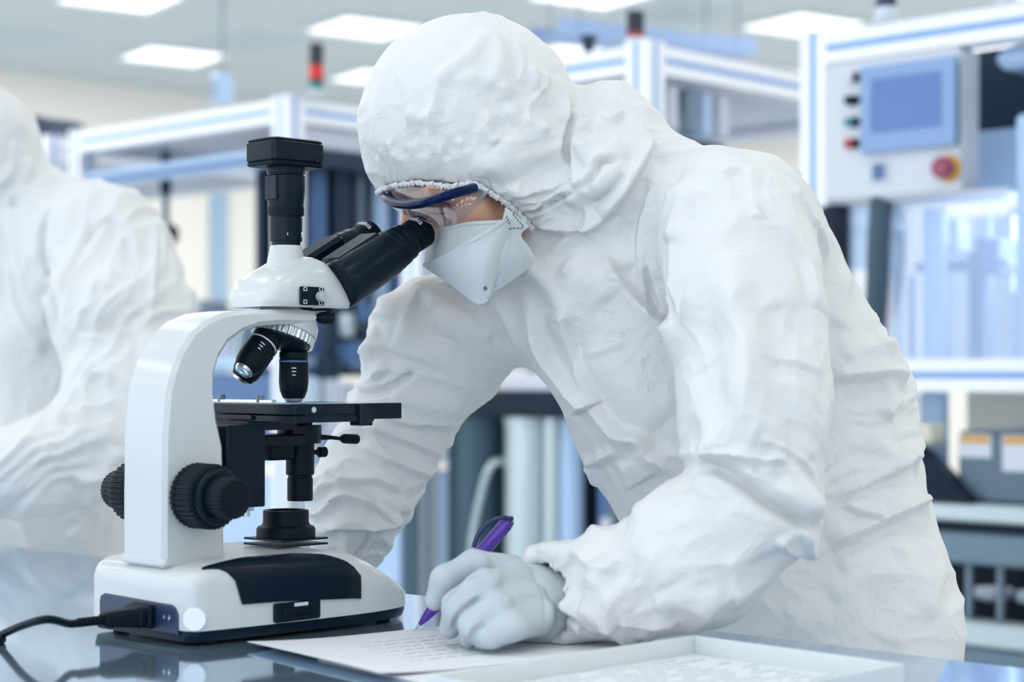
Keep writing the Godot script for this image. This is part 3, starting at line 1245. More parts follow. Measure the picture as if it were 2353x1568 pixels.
	var cm := part("camera", sm(MB.new().prism(cb, 0.0245, 0.0018, at(Vector3(-0.003, 0.5645, 0), flat_b)), 24), black, o)
	part("lid", sm(MB.new().prism(cb, 0.0035, 0.0016, Transform3D(flat_b * Basis.from_scale(Vector3(0.97, 0.97, 1)), Vector3(-0.003, 0.5780, 0))), 24), black, cm)
	part("base_plate", sm(MB.new().prism(cb, 0.006, 0.002, Transform3D(flat_b * Basis.from_scale(Vector3(0.985, 0.985, 1)), Vector3(-0.003, 0.5500, 0))), 24), rubber, cm)
	part("screw", sm(MB.new().lathe([Vector2(0.0032, 0), Vector2(0.0032, 0.001), Vector2(0.0016, 0.0014), Vector2(0, 0.0006)], 14, along(Vector3(0.020, 0.556, 0.0300), Vector3(0, 0, 1)))), metal, cm)

	# nosepiece
	var tdir := Vector3(-0.375, -0.927, 0.0)
	var ctr := Vector3(-0.007, 0.3445, 0)
	var tx := along(ctr, -tdir, Vector3(0, 0, 1))
	part("nosepiece_mount", sm(MB.new().lathe([Vector2(0.036, 0.004), Vector2(0.0395, 0.006), Vector2(0.0385, 0.018), Vector2(0.032, 0.030)], 48, tx)), white, o)
	var tur := part("turret", sm(MB.new().lathe([Vector2(0.012, -0.016), Vector2(0.027, -0.013), Vector2(0.033, -0.008), Vector2(0.0335, 0.004)], 48, tx)), metal, o)
	part("turret_ring", sm(MB.new().lathe([Vector2(0.0335, -0.007), Vector2(0.0388, -0.006), Vector2(0.0388, 0.0045), Vector2(0.036, 0.0055)], 144, tx, 36, 0.0012), 30), chrome, tur)
	var bx := Vector3(0.927, -0.375, 0.0)
	var objs := [[0.0, 0.063, "mid_blue"], [PI * 0.97, 0.060, "light_grey"], [PI * 1.42, 0.058, "dark_steel"]]
	for q in objs:
		var rad := bx * cos(q[0]) + Vector3(0, 0, 1) * sin(q[0])
		var od := (tdir * cos(0.38) + rad * sin(0.38)).normalized()
		var p0 := ctr + tdir * 0.010 + rad * 0.0215
		var L: float = q[1]
		var ob := part("objective", sm(MB.new().lathe([Vector2(0.0140, 0.0), Vector2(0.0175, 0.003), Vector2(0.0175, 0.0095), Vector2(0.0168, 0.0105), Vector2(0.0175, 0.0115), Vector2(0.0180, L * 0.62), Vector2(0.0167, L * 0.78), Vector2(0.0130, L * 0.93)], 40, along(p0, od, Vector3(0, 0, 1))), 30), rubber, o)
		part("colour_band", sm(MB.new().lathe([Vector2(0.0172, 0.0125), Vector2(0.01805, 0.0128), Vector2(0.01805, 0.0148), Vector2(0.0172, 0.0150)], 40, along(p0, od, Vector3(0, 0, 1)))), mat(q[2], Color.WHITE), ob)
		part("front_lens", sm(MB.new().lathe([Vector2(0.0120, L * 0.925), Vector2(0.0105, L * 0.985), Vector2(0.006, L), Vector2(0.003, L * 0.99), Vector2(0, L * 0.985)], 32, along(p0, od, Vector3(0, 0, 1)))), chrome, ob)
		var lt := od.cross(Vector3(-0.55, 0, 1).normalized()).normalized()
		var face := lt.cross(od).normalized()
		for k in 3:
			part("print_mark", sm(MB.new().box(Vector3(0.006 - 0.001 * k, 0.0012, 0.0006), 0.0, Transform3D(Basis(lt, -od, lt.cross(-od)), p0 + od * (0.022 + 0.0042 * k) + face * 0.0178 + lt * 0.003))), ink, ob)

	# stage with its clip and movement
	var st := part("stage", sm(MB.new().box(Vector3(0.112, 0.012, 0.185), 0.001, at(Vector3(-0.006, 0.2565, -0.004))), 30), metal, o)
	part("lower_stage", sm(MB.new().box(Vector3(0.122, 0.008, 0.10), 0.001, at(Vector3(-0.001, 0.2455, 0.04))).box(Vector3(0.10, 0.006, 0.11), 0.001, at(Vector3(-0.016, 0.2465, -0.042))), 30), metal, st)
	part("slide_bar", sm(MB.new().box(Vector3(0.150, 0.019, 0.012), 0.0008, at(Vector3(0.031, 0.2535, 0.082))), 30), black, st)
	part("slide_block", sm(MB.new().box(Vector3(0.020, 0.026, 0.020), 0.001, at(Vector3(0.044, 0.2495, 0.084))), 30), metal, st)
	part("slide_screw", sm(MB.new().lathe([Vector2(0.0035, 0), Vector2(0.0035, 0.002), Vector2(0, 0.0025)], 14, along(Vector3(-0.034, 0.2565, 0.088), Vector3(0, 0, 1)))), chrome, st)
	part("glass_plate", sm(MB.new().box(Vector3(0.09, 0.002, 0.15), 0.0004, at(Vector3(-0.005, 0.2635, -0.01)))), glass("stage_glass", Color(0.8, 0.9, 1.0), 0.4), st)
	for q in [[-0.045, -0.072], [-0.045, 0.004]]:
		part("clip_post", sm(MB.new().lathe([Vector2(0.005, 0.262), Vector2(0.005, 0.272), Vector2(0.0042, 0.273), Vector2(0, 0.273)], 16, at(Vector3(q[0], 0, q[1])))), mat("mid_steel", Color.WHITE), st)
	part("slide_clip", sm(MB.new().box(Vector3(0.008, 0.004, 0.12), 0.0006, at(Vector3(-0.045, 0.2655, -0.03)))), chrome, st)
	part("stage_bracket", sm(MB.new().box(Vector3(0.075, 0.010, 0.07), 0.001, at(Vector3(-0.05, 0.237, 0.0))).box(Vector3(0.05, 0.008, 0.11), 0.001, at(Vector3(-0.035, 0.2425, -0.035))), 30), metal, st)
	# rack that carries the stage
	part("focus_rack", sm(MB.new().box(Vector3(0.056, 0.096, 0.058), 0.0015, at(Vector3(-0.091, 0.191, 0.008))), 30), black, o)
	part("rack_stop", sm(MB.new().box(Vector3(0.02, 0.006, 0.03), 0.001, at(Vector3(-0.08, 0.141, 0.01))).lathe([Vector2(0.005, 0.131), Vector2(0.005, 0.139)], 14, at(Vector3(-0.078, 0, 0.018))), 30), chrome, o)
	# condenser
	part("condenser_holder", sm(MB.new().box(Vector3(0.065, 0.014, 0.05), 0.002, at(Vector3(-0.025, 0.219, 0.0))).lathe([Vector2(0.026, 0.214), Vector2(0.027, 0.222), Vector2(0.027, 0.236)], 36, at(Vector3(0.018, 0, 0))), 30), black, o)
	part("condenser_ring", sm(MB.new().box(Vector3(0.04, 0.02, 0.028), 0.003, at(Vector3(-0.022, 0.205, 0.004))), 30), rubber, o)
	var con := part("condenser", sm(MB.new().lathe([Vector2(0.0150, 0.144), Vector2(0.0155, 0.145), Vector2(0.0155, 0.171), Vector2(0.0145, 0.172), Vector2(0.0145, 0.175), Vector2(0.0172, 0.176), Vector2(0.0172, 0.218), Vector2(0.0150, 0.220), Vector2(0.0150, 0.24)], 48, at(Vector3(0.019, 0, 0))), 30), rubber, o)
	part("iris_lever", sm(MB.new().tube([Vector3(0.034, 0.221, 0.005), Vector3(0.06, 0.220, 0.01), Vector3(0.076, 0.218, 0.012)], [0.0045, 0.0025, 0.0022], 12).lathe([Vector2(0.0035, 0), Vector2(0.006, 0.004), Vector2(0.0062, 0.024), Vector2(0.0052, 0.026), Vector2(0, 0.026)], 20, along(Vector3(0.074, 0.2185, 0.012), Vector3(1, -0.06, 0.05))), 35), rubber, con)
	part("centring_screw", sm(MB.new().lathe([Vector2(0.003, 0), Vector2(0.003, 0.008), Vector2(0.0065, 0.009), Vector2(0.0065, 0.018), Vector2(0.004, 0.02), Vector2(0, 0.02)], 20, along(Vector3(0.034, 0.2025, 0.006), Vector3(1, 0, 0.1))), 35), rubber, con)
	# lamp house with filter plates
	var lamp := part("lamp_house", sm(MB.new().lathe([Vector2(0.034, 0.100), Vector2(0.0355, 0.102), Vector2(0.0355, 0.111), Vector2(0.034, 0.114), Vector2(0.030, 0.1155), Vector2(0.0285, 0.117), Vector2(0.0275, 0.120), Vector2(0.0275, 0.1325), Vector2(0.0268, 0.134), Vector2(0.023, 0.134), Vector2(0.022, 0.131), Vector2(0, 0.131)], 56, at(Vector3(-0.003, 0, 0))), 30), rubber, o)
	for y in [0.0935, 0.1000]:
		part("filter_plate", sm(MB.new().prism(PackedVector2Array([Vector2(-0.036, -0.036), Vector2(0.036, -0.036), Vector2(0.036, 0.036), Vector2(-0.036, 0.036)]), 0.0024, 0.0006, at(Vector3(-0.003, y, 0), flat_b)), 30), black, lamp)

	power_cord()

func power_cord() -> void:
	var b := Basis(V_DIR, Vector3.UP, V_DIR.cross(Vector3.UP))
	var o0 := Vector3(-0.271 * S, TABLE, -2.21 * S)
	var lo := func(f: float, y: float, n: float) -> Vector3: return o0 + b * (Vector3(f, y, n) * S)
	var o := thing("power_cord", "black power cord plugged into the back of the microscope foot", "cord", at(lo.call(-0.226, 0.028, 0.014)))
	var back := at(-o.position)
	var rubber := mat("dark_rubber", Color.WHITE)
	var plug := MB.new()
	var rings := []
	for q in [[-0.2245, 0.024, 0.038], [-0.232, 0.024, 0.038], [-0.234, 0.021, 0.033], [-0.245, 0.020, 0.028], [-0.268, 0.017, 0.021], [-0.272, 0.012, 0.014]]:
		var r := []
		for p in rounded(q[2], q[1], minf(q[1], q[2]) * 0.3, 4):
			r.append(lo.call(q[0], 0.028 + p.y, 0.014 - p.x))
		r.reverse()
		rings.append(r)
	plug.loft(rings)
	var fixed := plug.mesh(40)
	part("plug", fixed, rubber, o, back)
	var relief := MB.new()
	for k in 6:
		var f := -0.270 - k * 0.0055
		relief.tube([lo.call(f, 0.028, 0.014), lo.call(f - 0.0042, 0.028, 0.014)], [0.0052 * S], 14)
	relief.tube([lo.call(-0.268, 0.028, 0.014), lo.call(-0.304, 0.028, 0.014)], [0.0038 * S], 14)
	part("strain_relief", relief.mesh(40), rubber, o, back)
	var p3 := on_table(-25, 1478, 0.0036)
	var pts := catmull([lo.call(-0.300, 0.028, 0.014), lo.call(-0.312, 0.0278, 0.012), P(110, 1424, 1.94), P(55, 1437, 1.97), on_table(0, 1461, 0.006), p3, p3 + Vector3(-0.10, 0, 0.10), p3 + Vector3(-0.25, 0, 0.18)], 6)
	part("cable", MB.new().tube(pts, [0.0036], 14).mesh(60), rubber, o, back)

# ---------------------------------------------------------------- the worker at the microscope
func chain(f: Field, g: int, pts: Array) -> void:
	for i in pts.size() - 1:
		var p: Array = pts[i]
		var q: Array = pts[i + 1]
		f.cap(g, P(p[0], p[1], p[2]), P(q[0], q[1], q[2]), p[3] / FOCAL * p[2] * S, q[3] / FOCAL * q[2] * S)

func blob(f: Field, g: int, p: Array) -> void:
	var c := P(p[0], p[1], p[2])
	var r: float = p[3] / FOCAL * p[2] * S
	f.cap(g, c, c + Vector3(0, 0.0005, 0), r, r)

# crumpled cloth: sharp-crested waves that run one way on each limb (zones: line p-q, the way across the wrinkles, wavelengths, height)
func crumple(fold: Folds, amount: float, seed_: int, zones: Array) -> void:
	var waves := FastNoiseLite.new()
	waves.seed = seed_
	waves.noise_type = FastNoiseLite.TYPE_SIMPLEX_SMOOTH
	waves.fractal_octaves = 2
	waves.frequency = 6.0
	var pinch := FastNoiseLite.new()
	pinch.seed = seed_ + 5
	pinch.noise_type = FastNoiseLite.TYPE_SIMPLEX_SMOOTH
	pinch.fractal_type = FastNoiseLite.FRACTAL_NONE
	pinch.frequency = 1.0
	var bend := FastNoiseLite.new()
	bend.seed = seed_ + 7
	bend.noise_type = FastNoiseLite.TYPE_SIMPLEX_SMOOTH
	bend.fractal_octaves = 2
	bend.frequency = 5.0
	for i in fold.v.size():
		var p := fold.v[i]
		var s := waves.get_noise_3d(p.x, p.y, p.z)
		var b := bend.get_noise_3d(p.x + 7.0, p.y, p.z)
		var sum := 0.0
		var all := 0.0
		for z in zones:
			var pq: Vector3 = z[1] - z[0]
			var w: Vector3 = p - z[0]
			var d := (w - pq * clampf(w.dot(pq) / pq.length_squared(), 0.0, 1.0)).length() - float(z[6])
			var wt := exp(-maxf(d, 0.0) / 0.03)
			if wt < 0.02:
				continue
			var ax: Vector3 = z[2]
			var t := p.dot(ax)
			var q: Vector3 = (p - ax * t) * float(z[4]) + ax * (t + b * 0.05) * float(z[3])
			var r := 1.0 - absf(pinch.get_noise_3d(q.x, q.y, q.z))
			var q2 := q * 2.1 + Vector3(5, 3, 1)
			var r2 := 1.0 - absf(pinch.get_noise_3d(q2.x, q2.y, q2.z))
			sum += wt * float(z[5]) * (pow(r, 2.0) * (0.7 + 0.6 * s) + 0.38 * pow(r2, 2.5) * smoothstep(-0.3, 0.3, b))
			all += wt
		fold.off[i] += amount * (0.0022 * s + 1.3 * sum / maxf(all, 0.05) - 0.004)

func across(x: float, y: float, z := 0.0) -> Vector3:
	return Vector3(x, -y, z).normalized()

func trace_line(f: Field, pts: Array, from: float) -> Array:
	var flat := []
	for i in range(0, pts.size(), 2):
		flat.append(Vector2(pts[i], pts[i + 1]))
	var o := []
	for q in catmull(flat, 4):
		var p := f.trace(q.x, q.y, from)
		if p.y > -50.0:
			o.append(p)
	return o

func suit_field() -> Field:
	var f := Field.new()
	f.kg = 0.014
	# trunk and legs
	var g := f.group(0.07)
	chain(f, g, [[1495, 442, 2.36, 150], [1735, 670, 2.38, 182], [1845, 950, 2.40, 218], [1872, 1250, 2.40, 230], [1862, 1560, 2.40, 200]])
	chain(f, g, [[1340, 645, 2.34, 150], [1505, 850, 2.355, 200], [1635, 1035, 2.36, 222], [1750, 1300, 2.39, 240]])
	blob(f, g, [1690, 524, 2.26, 186])
	chain(f, g, [[1180, 735, 2.42, 100], [1330, 640, 2.36, 150]])
	for s in [[1760, 2.47], [1950, 2.37]]:
		var hip := P(s[0], 1480, s[1])
		f.cap(g, hip, Vector3(hip.x, 0.5, hip.z), 0.12, 0.095)
		f.cap(g, Vector3(hip.x, 0.5, hip.z), Vector3(hip.x, 0.07, hip.z), 0.095, 0.07)
	# far arm, leaning on the table behind the microscope
	g = f.group(0.03)
	chain(f, g, [[1085, 740, 2.44, 140], [1006, 795, 2.46, 154], [930, 945, 2.46, 108], [868, 1070, 2.44, 104], [816, 1160, 2.42, 100], [800, 1240, 2.425, 76], [795, 1300, 2.43, 50]])
	f.plane(g, P(795, 1290, 2.43), P(795, 1300, 2.43) - P(815, 1230, 2.425))
	f.hole(g, P(812, 1240, 2.425), P(785, 1330, 2.435), 0.023)
	# near arm: upper arm, elbow, forearm on the table
	g = f.group(0.026)
	chain(f, g, [[1690, 560, 2.16, 190], [1722, 760, 2.06, 168], [1728, 950, 2.00, 164], [1752, 1165, 1.97, 138]])
	chain(f, g, [[1740, 1180, 1.97, 135], [1610, 1275, 1.98, 148], [1440, 1345, 2.00, 122], [1300, 1368, 2.02, 106], [1180, 1385, 2.04, 100]])
	f.plane(g, P(1222, 1375, 2.03), Vector3(-0.8, 0.05, 0.6))
	f.hole(g, P(1350, 1375, 2.02), P(1150, 1395, 2.04), 0.034)
	# hood
	g = f.group(0.05)
	blob(f, g, [1077, 288, 2.36, 240])
	chain(f, g, [[1090, 300, 2.36, 235], [1160, 400, 2.36, 165]])
	chain(f, g, [[1150, 380, 2.34, 170], [1330, 440, 2.36, 150]])
	f.cut_group = g
	f.cut_poly = PackedVector2Array([Vector2(700, 470), Vector2(868, 446), Vector2(900, 433), Vector2(960, 426), Vector2(1030, 434), Vector2(1085, 426), Vector2(1128, 450), Vector2(1170, 478), Vector2(1213, 520), Vector2(1240, 572), Vector2(1200, 680), Vector2(1100, 800), Vector2(700, 800)])
	f.cut_near = 1.0
	f.cut_far = 1.93
	# gathered collar behind the neck
	g = f.group(0.03)
	chain(f, g, [[1345, 300, 2.36, 92], [1395, 300, 2.36, 98], [1430, 330, 2.36, 86]])
	chain(f, g, [[1310, 470, 2.30, 92], [1390, 420, 2.29, 108], [1440, 360, 2.32, 95]])
	return f

# nothing sinks into the table or the paper on it
func off_table(p: Vector3) -> Vector3:
	if p.y > TABLE - 0.05 and p.y < TABLE + 0.0026:
		var e := on_table(2353, 1535) - on_table(0, 1252)
		var w := p - on_table(0, 1252)
		if e.x * w.z - e.z * w.x > -0.004:
			p.y = TABLE + 0.0026
	return p

func dress(f: Field, m: MB, lines: Array, from: float, rough: float, seed_: int, boost := 1.0, zones := []) -> ArrayMesh:
	var fold := Folds.new()
	fold.setup(m)
	for l in lines:
		var pts := trace_line(f, l[0], from)
		if pts.size() > 2:
			fold.line(pts, l[1] * 0.001 * 1.1, l[2] * 0.001 * boost, l[3])
	crumple(fold, rough, seed_, zones)
	for i in m.v.size():
		m.v[i] = off_table(m.v[i] + fold.n[i] * fold.off[i])
	return m.smooth_mesh()

func main_person() -> void:
	var f := suit_field()
	var m := f.nets(0.0055)
	relax(m, 1, 0.4)
	m = subdivide(m)
	var who := thing("person", "person in a white hooded coverall, face mask and goggles bending over the microscope and writing", "person", at(P(1850, 860, 2.4) * Vector3(1, 0, 1)))
	var back := at(-who.position)
	var suit := mat("white_coverall_fabric", Color.WHITE)
	var cover := part("coverall", dress(f, m, suit_lines(), 1.2, 1.0, 11, 2.1, suit_zones()), suit, who, back)
	gloves(who, back)
	face(who, back, f)
	for s in [[1760, 2.47], [1950, 2.37]]:
		var hip := P(s[0], 1480, s[1])
		var shoe := MB.new()
		shoe.tube([Vector3(hip.x + 0.04, 0.05, hip.z - 0.02), Vector3(hip.x, 0.05, hip.z), Vector3(hip.x - 0.1, 0.04, hip.z + 0.05), Vector3(hip.x - 0.17, 0.03, hip.z + 0.085)], [0.045, 0.052, 0.045, 0.026], 16)
		part("shoe_cover", shoe.mesh(80), suit, who, back)

func suit_zones() -> Array:
	return [
		[P(1075, 760, 2.44), P(980, 900, 2.46), across(-0.3, 1.0), 15.8, 4.1, 0.0063, 0.07],
		[P(930, 960, 2.46), P(800, 1280, 2.40), across(-0.42, 1.0), 29.8, 6.1, 0.0057, 0.06],
		[P(1700, 560, 2.10), P(1745, 1080, 1.98), across(1.0, 0.12), 17.5, 3.5, 0.0063, 0.06],
		[P(1750, 1150, 1.97), P(1720, 1200, 1.97), across(0.55, -0.85), 28.0, 6.8, 0.0069, 0.04],
		[P(1680, 1240, 1.98), P(1270, 1372, 2.02), across(0.85, 0.55), 19.2, 4.7, 0.0063, 0.05],
		[P(1480, 430, 2.30), P(1660, 600, 2.24), across(0.5, -0.8), 15.8, 4.1, 0.0052, 0.08],
		[P(1330, 620, 2.28), P(1520, 900, 2.24), across(0.86, -0.5), 15.8, 3.5, 0.0057, 0.08],
		[P(1580, 1000, 2.28), P(1640, 1200, 2.3), across(0.86, -0.5), 17.5, 4.1, 0.0052, 0.09],
		[P(1900, 700, 2.36), P(1960, 830, 2.36), across(0.9, -0.35), 15.8, 3.5, 0.0057, 0.07],
		[P(1950, 950, 2.38), P(1980, 1150, 2.38), across(0.42, 1.0), 19.2, 4.3, 0.0080, 0.08],
		[P(1930, 1300, 2.38), P(1930, 1480, 2.38), across(0.3, 1.0), 15.8, 4.1, 0.0052, 0.10],
		[P(1020, 250, 2.34), P(1130, 300, 2.34), across(1.0, 0.25), 19.2, 5.4, 0.0030, 0.10],
		[P(1220, 400, 2.33), P(1350, 420, 2.33), across(0.25, 1.0), 24.5, 5.4, 0.0063, 0.05],
		[P(1360, 290, 2.36), P(1440, 330, 2.36), across(0.8, 0.6), 31.5, 9.5, 0.0069, 0.04],
	]

# each line: pixels along it, width and height in mm, kind (0 ridge, 1 flap with its sharp side on the right of travel, 2 crease)
func suit_lines() -> Array:
	var l := [
		# near sleeve and shoulder
		[[1712, 479, 1695, 525, 1669, 565, 1636, 625, 1596, 685, 1563, 744], 16, 8, 1],
		[[1676, 569, 1686, 661, 1695, 744, 1715, 790, 1712, 850, 1727, 938, 1743, 1001, 1752, 1053], 15, 9, 0],
		[[1752, 1053, 1798, 1077, 1830, 1128, 1885, 1195], 13, 7, 0],
		[[1739, 509, 1782, 542, 1825, 579, 1851, 615, 1868, 671, 1875, 711], 15, 5, 1],
		[[1720, 470, 1735, 500, 1742, 520], 6, 3, 0],
		[[1770, 430, 1800, 480, 1850, 560, 1880, 640], 14, 3, 0],
		[[1800, 400, 1850, 470, 1890, 540, 1905, 600], 12, 3, 1],
		[[1700, 590, 1760, 640, 1790, 720], 12, 2.5, 0],
		[[1577, 859, 1640, 831, 1687, 816], 9, 1.6, 1],
		[[1739, 831, 1786, 831, 1845, 843, 1885, 863], 10, 2.2, 1],
		[[1790, 850, 1830, 930, 1850, 1010, 1860, 1060], 12, 3, 0],
		[[1740, 1010, 1790, 1030, 1850, 1080, 1885, 1140], 10, 3.5, 1],
		[[1590, 930, 1620, 960, 1650, 1000, 1660, 1030], 10, 2.5, 0],
		# elbow
		[[1620, 1045, 1664, 1039, 1735, 1061, 1798, 1073], 14, 7, 1],
		[[1600, 1078, 1640, 1074, 1690, 1098, 1751, 1148, 1814, 1183, 1845, 1199, 1889, 1219], 15, 9, 2],
		[[1700, 1085, 1745, 1110, 1800, 1150, 1860, 1205], 9, 3.5, 1],
		[[1838, 1207, 1853, 1254, 1869, 1286], 8, 4, 1],
		[[1786, 1227, 1806, 1262, 1865, 1286], 8, 3.5, 1],
		[[1671, 1282, 1691, 1341, 1695, 1397], 9, 3, 1],
		[[1680, 1150, 1740, 1200, 1790, 1270], 14, 3, 0],
		[[1560, 1150, 1640, 1170, 1700, 1220, 1740, 1300], 14, 3, 0],
		# forearm and cuff
		[[1201, 1289, 1257, 1335, 1303, 1375, 1300, 1420], 10, 5, 0],
		[[1349, 1294, 1379, 1345, 1410, 1386, 1451, 1416], 12, 3.5, 0],
		[[1310, 1262, 1360, 1300, 1420, 1310], 11, 3, 1],
		[[1330, 1400, 1370, 1420, 1400, 1455], 9, 4, 0],
		[[1290, 1400, 1330, 1440, 1345, 1465], 8, 4, 2],
		[[1440, 1250, 1500, 1290, 1540, 1350], 14, 3, 0],
		[[1500, 1390, 1560, 1380, 1650, 1400], 12, 3, 0],
		[[1420, 1430, 1480, 1440, 1560, 1430], 9, 3, 1],
		# neck band and collar
		[[1434, 258, 1456, 284, 1475, 316, 1482, 341, 1456, 392, 1421, 443, 1386, 488, 1341, 530, 1293, 561, 1255, 580], 6, 5.5, 0],
		[[1309, 240, 1306, 294, 1300, 341, 1310, 380], 10, 6, 2],
		[[1329, 330, 1322, 392, 1329, 431], 9, 5, 1],
		[[1373, 303, 1354, 338, 1329, 357], 9, 5, 1],
		[[1315, 262, 1340, 290, 1352, 300], 8, 4, 0],
		[[1421, 373, 1383, 376, 1370, 402, 1348, 431], 9, 6, 2],
		[[1402, 284, 1420, 270, 1434, 258], 8, 4, 1],
		[[1375, 255, 1372, 280, 1376, 300], 8, 3, 0],
		[[1400, 330, 1420, 350, 1440, 345], 8, 4, 0],
		[[1300, 470, 1330, 440, 1400, 410, 1440, 360], 10, 4, 0],
		[[1354, 478, 1341, 517, 1332, 533], 8, 5, 1],
		[[1360, 470, 1400, 440, 1430, 400], 9, 4, 2],
		# hood
		[[1150, 447, 1214, 439, 1278, 431, 1325, 405], 8, 4, 1],
		[[1156, 456, 1230, 458, 1284, 449, 1329, 434], 6, 3, 1],
		[[1207, 488, 1255, 472, 1329, 437], 7, 4.5, 2],
		[[1180, 470, 1240, 470, 1300, 452], 5, 2.5, 0],
		[[1230, 520, 1270, 530, 1309, 535, 1332, 531], 7, 6, 1],
		[[1086, 415, 1134, 364, 1196, 320, 1284, 294], 11, 4, 0],
		[[1128, 410, 1170, 380, 1240, 350, 1300, 345], 11, 3.5, 0],
		[[1007, 150, 1003, 197, 989, 276, 985, 350, 984, 410], 5, 2.0, 0],
		[[1120, 52, 1085, 120, 1040, 150, 1007, 197], 7, 2.2, 0],
		[[1120, 52, 1152, 118, 1147, 175, 1183, 232], 8, 3, 0],
		[[1180, 70, 1200, 140, 1190, 190], 8, 2.5, 1],
		[[1222, 150, 1225, 190, 1240, 215], 7, 4, 1],
		[[1253, 160, 1250, 200, 1215, 240, 1205, 290], 8, 3.5, 1],
		[[1290, 170, 1300, 230, 1290, 290], 9, 3, 0],
		[[1125, 250, 1120, 300, 1140, 330], 6, 3, 0],
		[[1160, 240, 1200, 280, 1260, 300], 7, 3, 0],
		[[930, 260, 960, 270, 1000, 265], 8, 2, 0],
		[[1040, 190, 1090, 175, 1140, 195], 9, 2, 0],
		[[890, 120, 870, 200, 862, 290, 880, 380], 9, 2, 0],
		# chest and front flap
		[[1544, 1131, 1536, 1075, 1497, 1041, 1476, 1007, 1425, 990, 1374, 930, 1322, 879, 1271, 819, 1232, 738, 1207, 670], 17, 9, 1],
		[[1380, 925, 1374, 913, 1339, 845, 1309, 759, 1305, 708], 14, 7, 1],
		[[1553, 768, 1476, 712, 1425, 653, 1378, 589], 22, 10, 1],
		[[1331, 817, 1391, 804, 1442, 789], 9, 1.5, 1],
		[[1331, 822, 1399, 858, 1468, 918, 1527, 977], 22, 5, 0],
		[[1309, 1042, 1339, 1061, 1374, 1056, 1429, 1027], 5, 3, 0],
		[[1502, 1039, 1562, 1044, 1604, 1037], 5, 2.5, 0],
		[[1485, 606, 1490, 650, 1500, 690, 1519, 735], 9, 5, 2],
		[[1527, 586, 1530, 640, 1540, 690, 1553, 740], 8, 5, 2],
		[[1563, 512, 1550, 560, 1546, 620, 1549, 695], 9, 4, 1],
		[[1600, 430, 1560, 500, 1540, 560], 14, 4, 0],
		[[1500, 360, 1490, 450, 1470, 560, 1480, 660], 12, 4, 1],
		[[1400, 500, 1420, 560, 1450, 620], 12, 3, 0],
		[[1480, 365, 1560, 350, 1640, 345, 1720, 360], 10, 3, 1],
		[[1490, 345, 1560, 315, 1620, 315], 8, 2.5, 0],
		[[1560, 400, 1640, 385, 1690, 395], 11, 3, 0],
		[[1130, 650, 1150, 700, 1195, 800, 1250, 920], 8, 3.5, 0],
		[[1200, 600, 1240, 640, 1290, 700, 1300, 740], 9, 3.5, 0],
		[[1290, 600, 1350, 640, 1400, 700], 16, 3, 0],
		[[1440, 1050, 1460, 1120, 1480, 1200], 9, 3, 0],
		[[1360, 1070, 1380, 1130, 1390, 1160], 8, 3, 0],
		# back and hip
		[[1893, 871, 1964, 863, 2035, 859, 2083, 875], 17, 8, 1],
		[[1901, 1140, 1964, 1116, 2035, 1081, 2067, 1061, 2098, 1037], 17, 6, 1],
		[[1905, 1255, 1952, 1231, 2011, 1203, 2083, 1167, 2116, 1152], 18, 9, 1],
		[[2098, 1140, 2122, 1164, 2154, 1110], 9, 4, 0],
		[[1932, 1156, 1964, 1179, 2019, 1195], 9, 4, 1],
		[[2040, 870, 2045, 920, 2030, 960], 9, 4, 0],
		[[2120, 950, 2110, 1010, 2085, 1070], 12, 4, 0],
		[[1990, 1010, 2040, 1050, 2060, 1070], 10, 3.5, 0],
		[[1960, 600, 1940, 680, 1930, 760], 12, 3, 0],
		[[2000, 700, 2020, 780, 2060, 840], 10, 3, 0],
		[[1930, 830, 1990, 800, 2050, 800], 9, 3, 0],
		[[2140, 1240, 2150, 1320, 2120, 1420], 12, 4, 0],
		[[1920, 1300, 2000, 1280, 2090, 1240], 12, 3, 0],
		[[1900, 1360, 1990, 1340, 2060, 1300], 12, 2.5, 0],
		[[2100, 1290, 2080, 1400, 2040, 1490], 14, 3, 0],
		[[1800, 1430, 1900, 1420, 2000, 1380], 14, 2.5, 0],
		# far sleeve
		[[875, 757, 853, 800, 862, 831, 888, 866], 12, 5, 0],
		[[906, 757, 958, 779, 1018, 792, 1040, 770], 14, 4, 0],
		[[788, 900, 840, 908, 897, 892, 960, 850], 10, 5, 2],
		[[840, 983, 888, 1000, 940, 1017, 1010, 1048], 9, 4, 1],
		[[823, 1022, 875, 1052, 949, 1078, 984, 1095], 9, 4, 1],
		[[745, 1078, 801, 1108, 862, 1104, 920, 1130], 9, 4, 1],
		[[730, 1105, 790, 1140, 860, 1145], 8, 3.5, 0],
		[[860, 945, 930, 975, 1010, 970, 1060, 980], 9, 4, 1],
		[[900, 900, 980, 930, 1070, 930], 12, 3.5, 0],
		[[820, 1160, 880, 1150, 940, 1160], 9, 3.5, 0],
		[[736, 1208, 823, 1208, 888, 1204, 919, 1182], 9, 6, 1],
		[[830, 720, 870, 690, 960, 700], 14, 3, 0],
		[[1000, 700, 1080, 740, 1140, 770], 14, 3, 0],
		[[930, 640, 980, 670, 1010, 700], 10, 3, 0],
		[[790, 1215, 800, 1250, 790, 1285], 7, 3, 0],
		[[850, 1215, 840, 1250, 810, 1290], 7, 3, 2],
	]
	# gathers above the elastic of the face opening
	for i in 15:
		var x := 884.0 + 13.5 * i
		var u := i / 14.0
		var tall := 70.0 + 45.0 * sin(i * 2.3) * sin(i * 2.3)
		l.append([[x, 436.0 - 14.0 * sin(u * PI), x - 10.0 + 8.0 * u, 436.0 - 14.0 * sin(u * PI) - tall * 0.5, x - 26.0 + 26.0 * u, 430.0 - tall], 3.2, 1.7, 0])
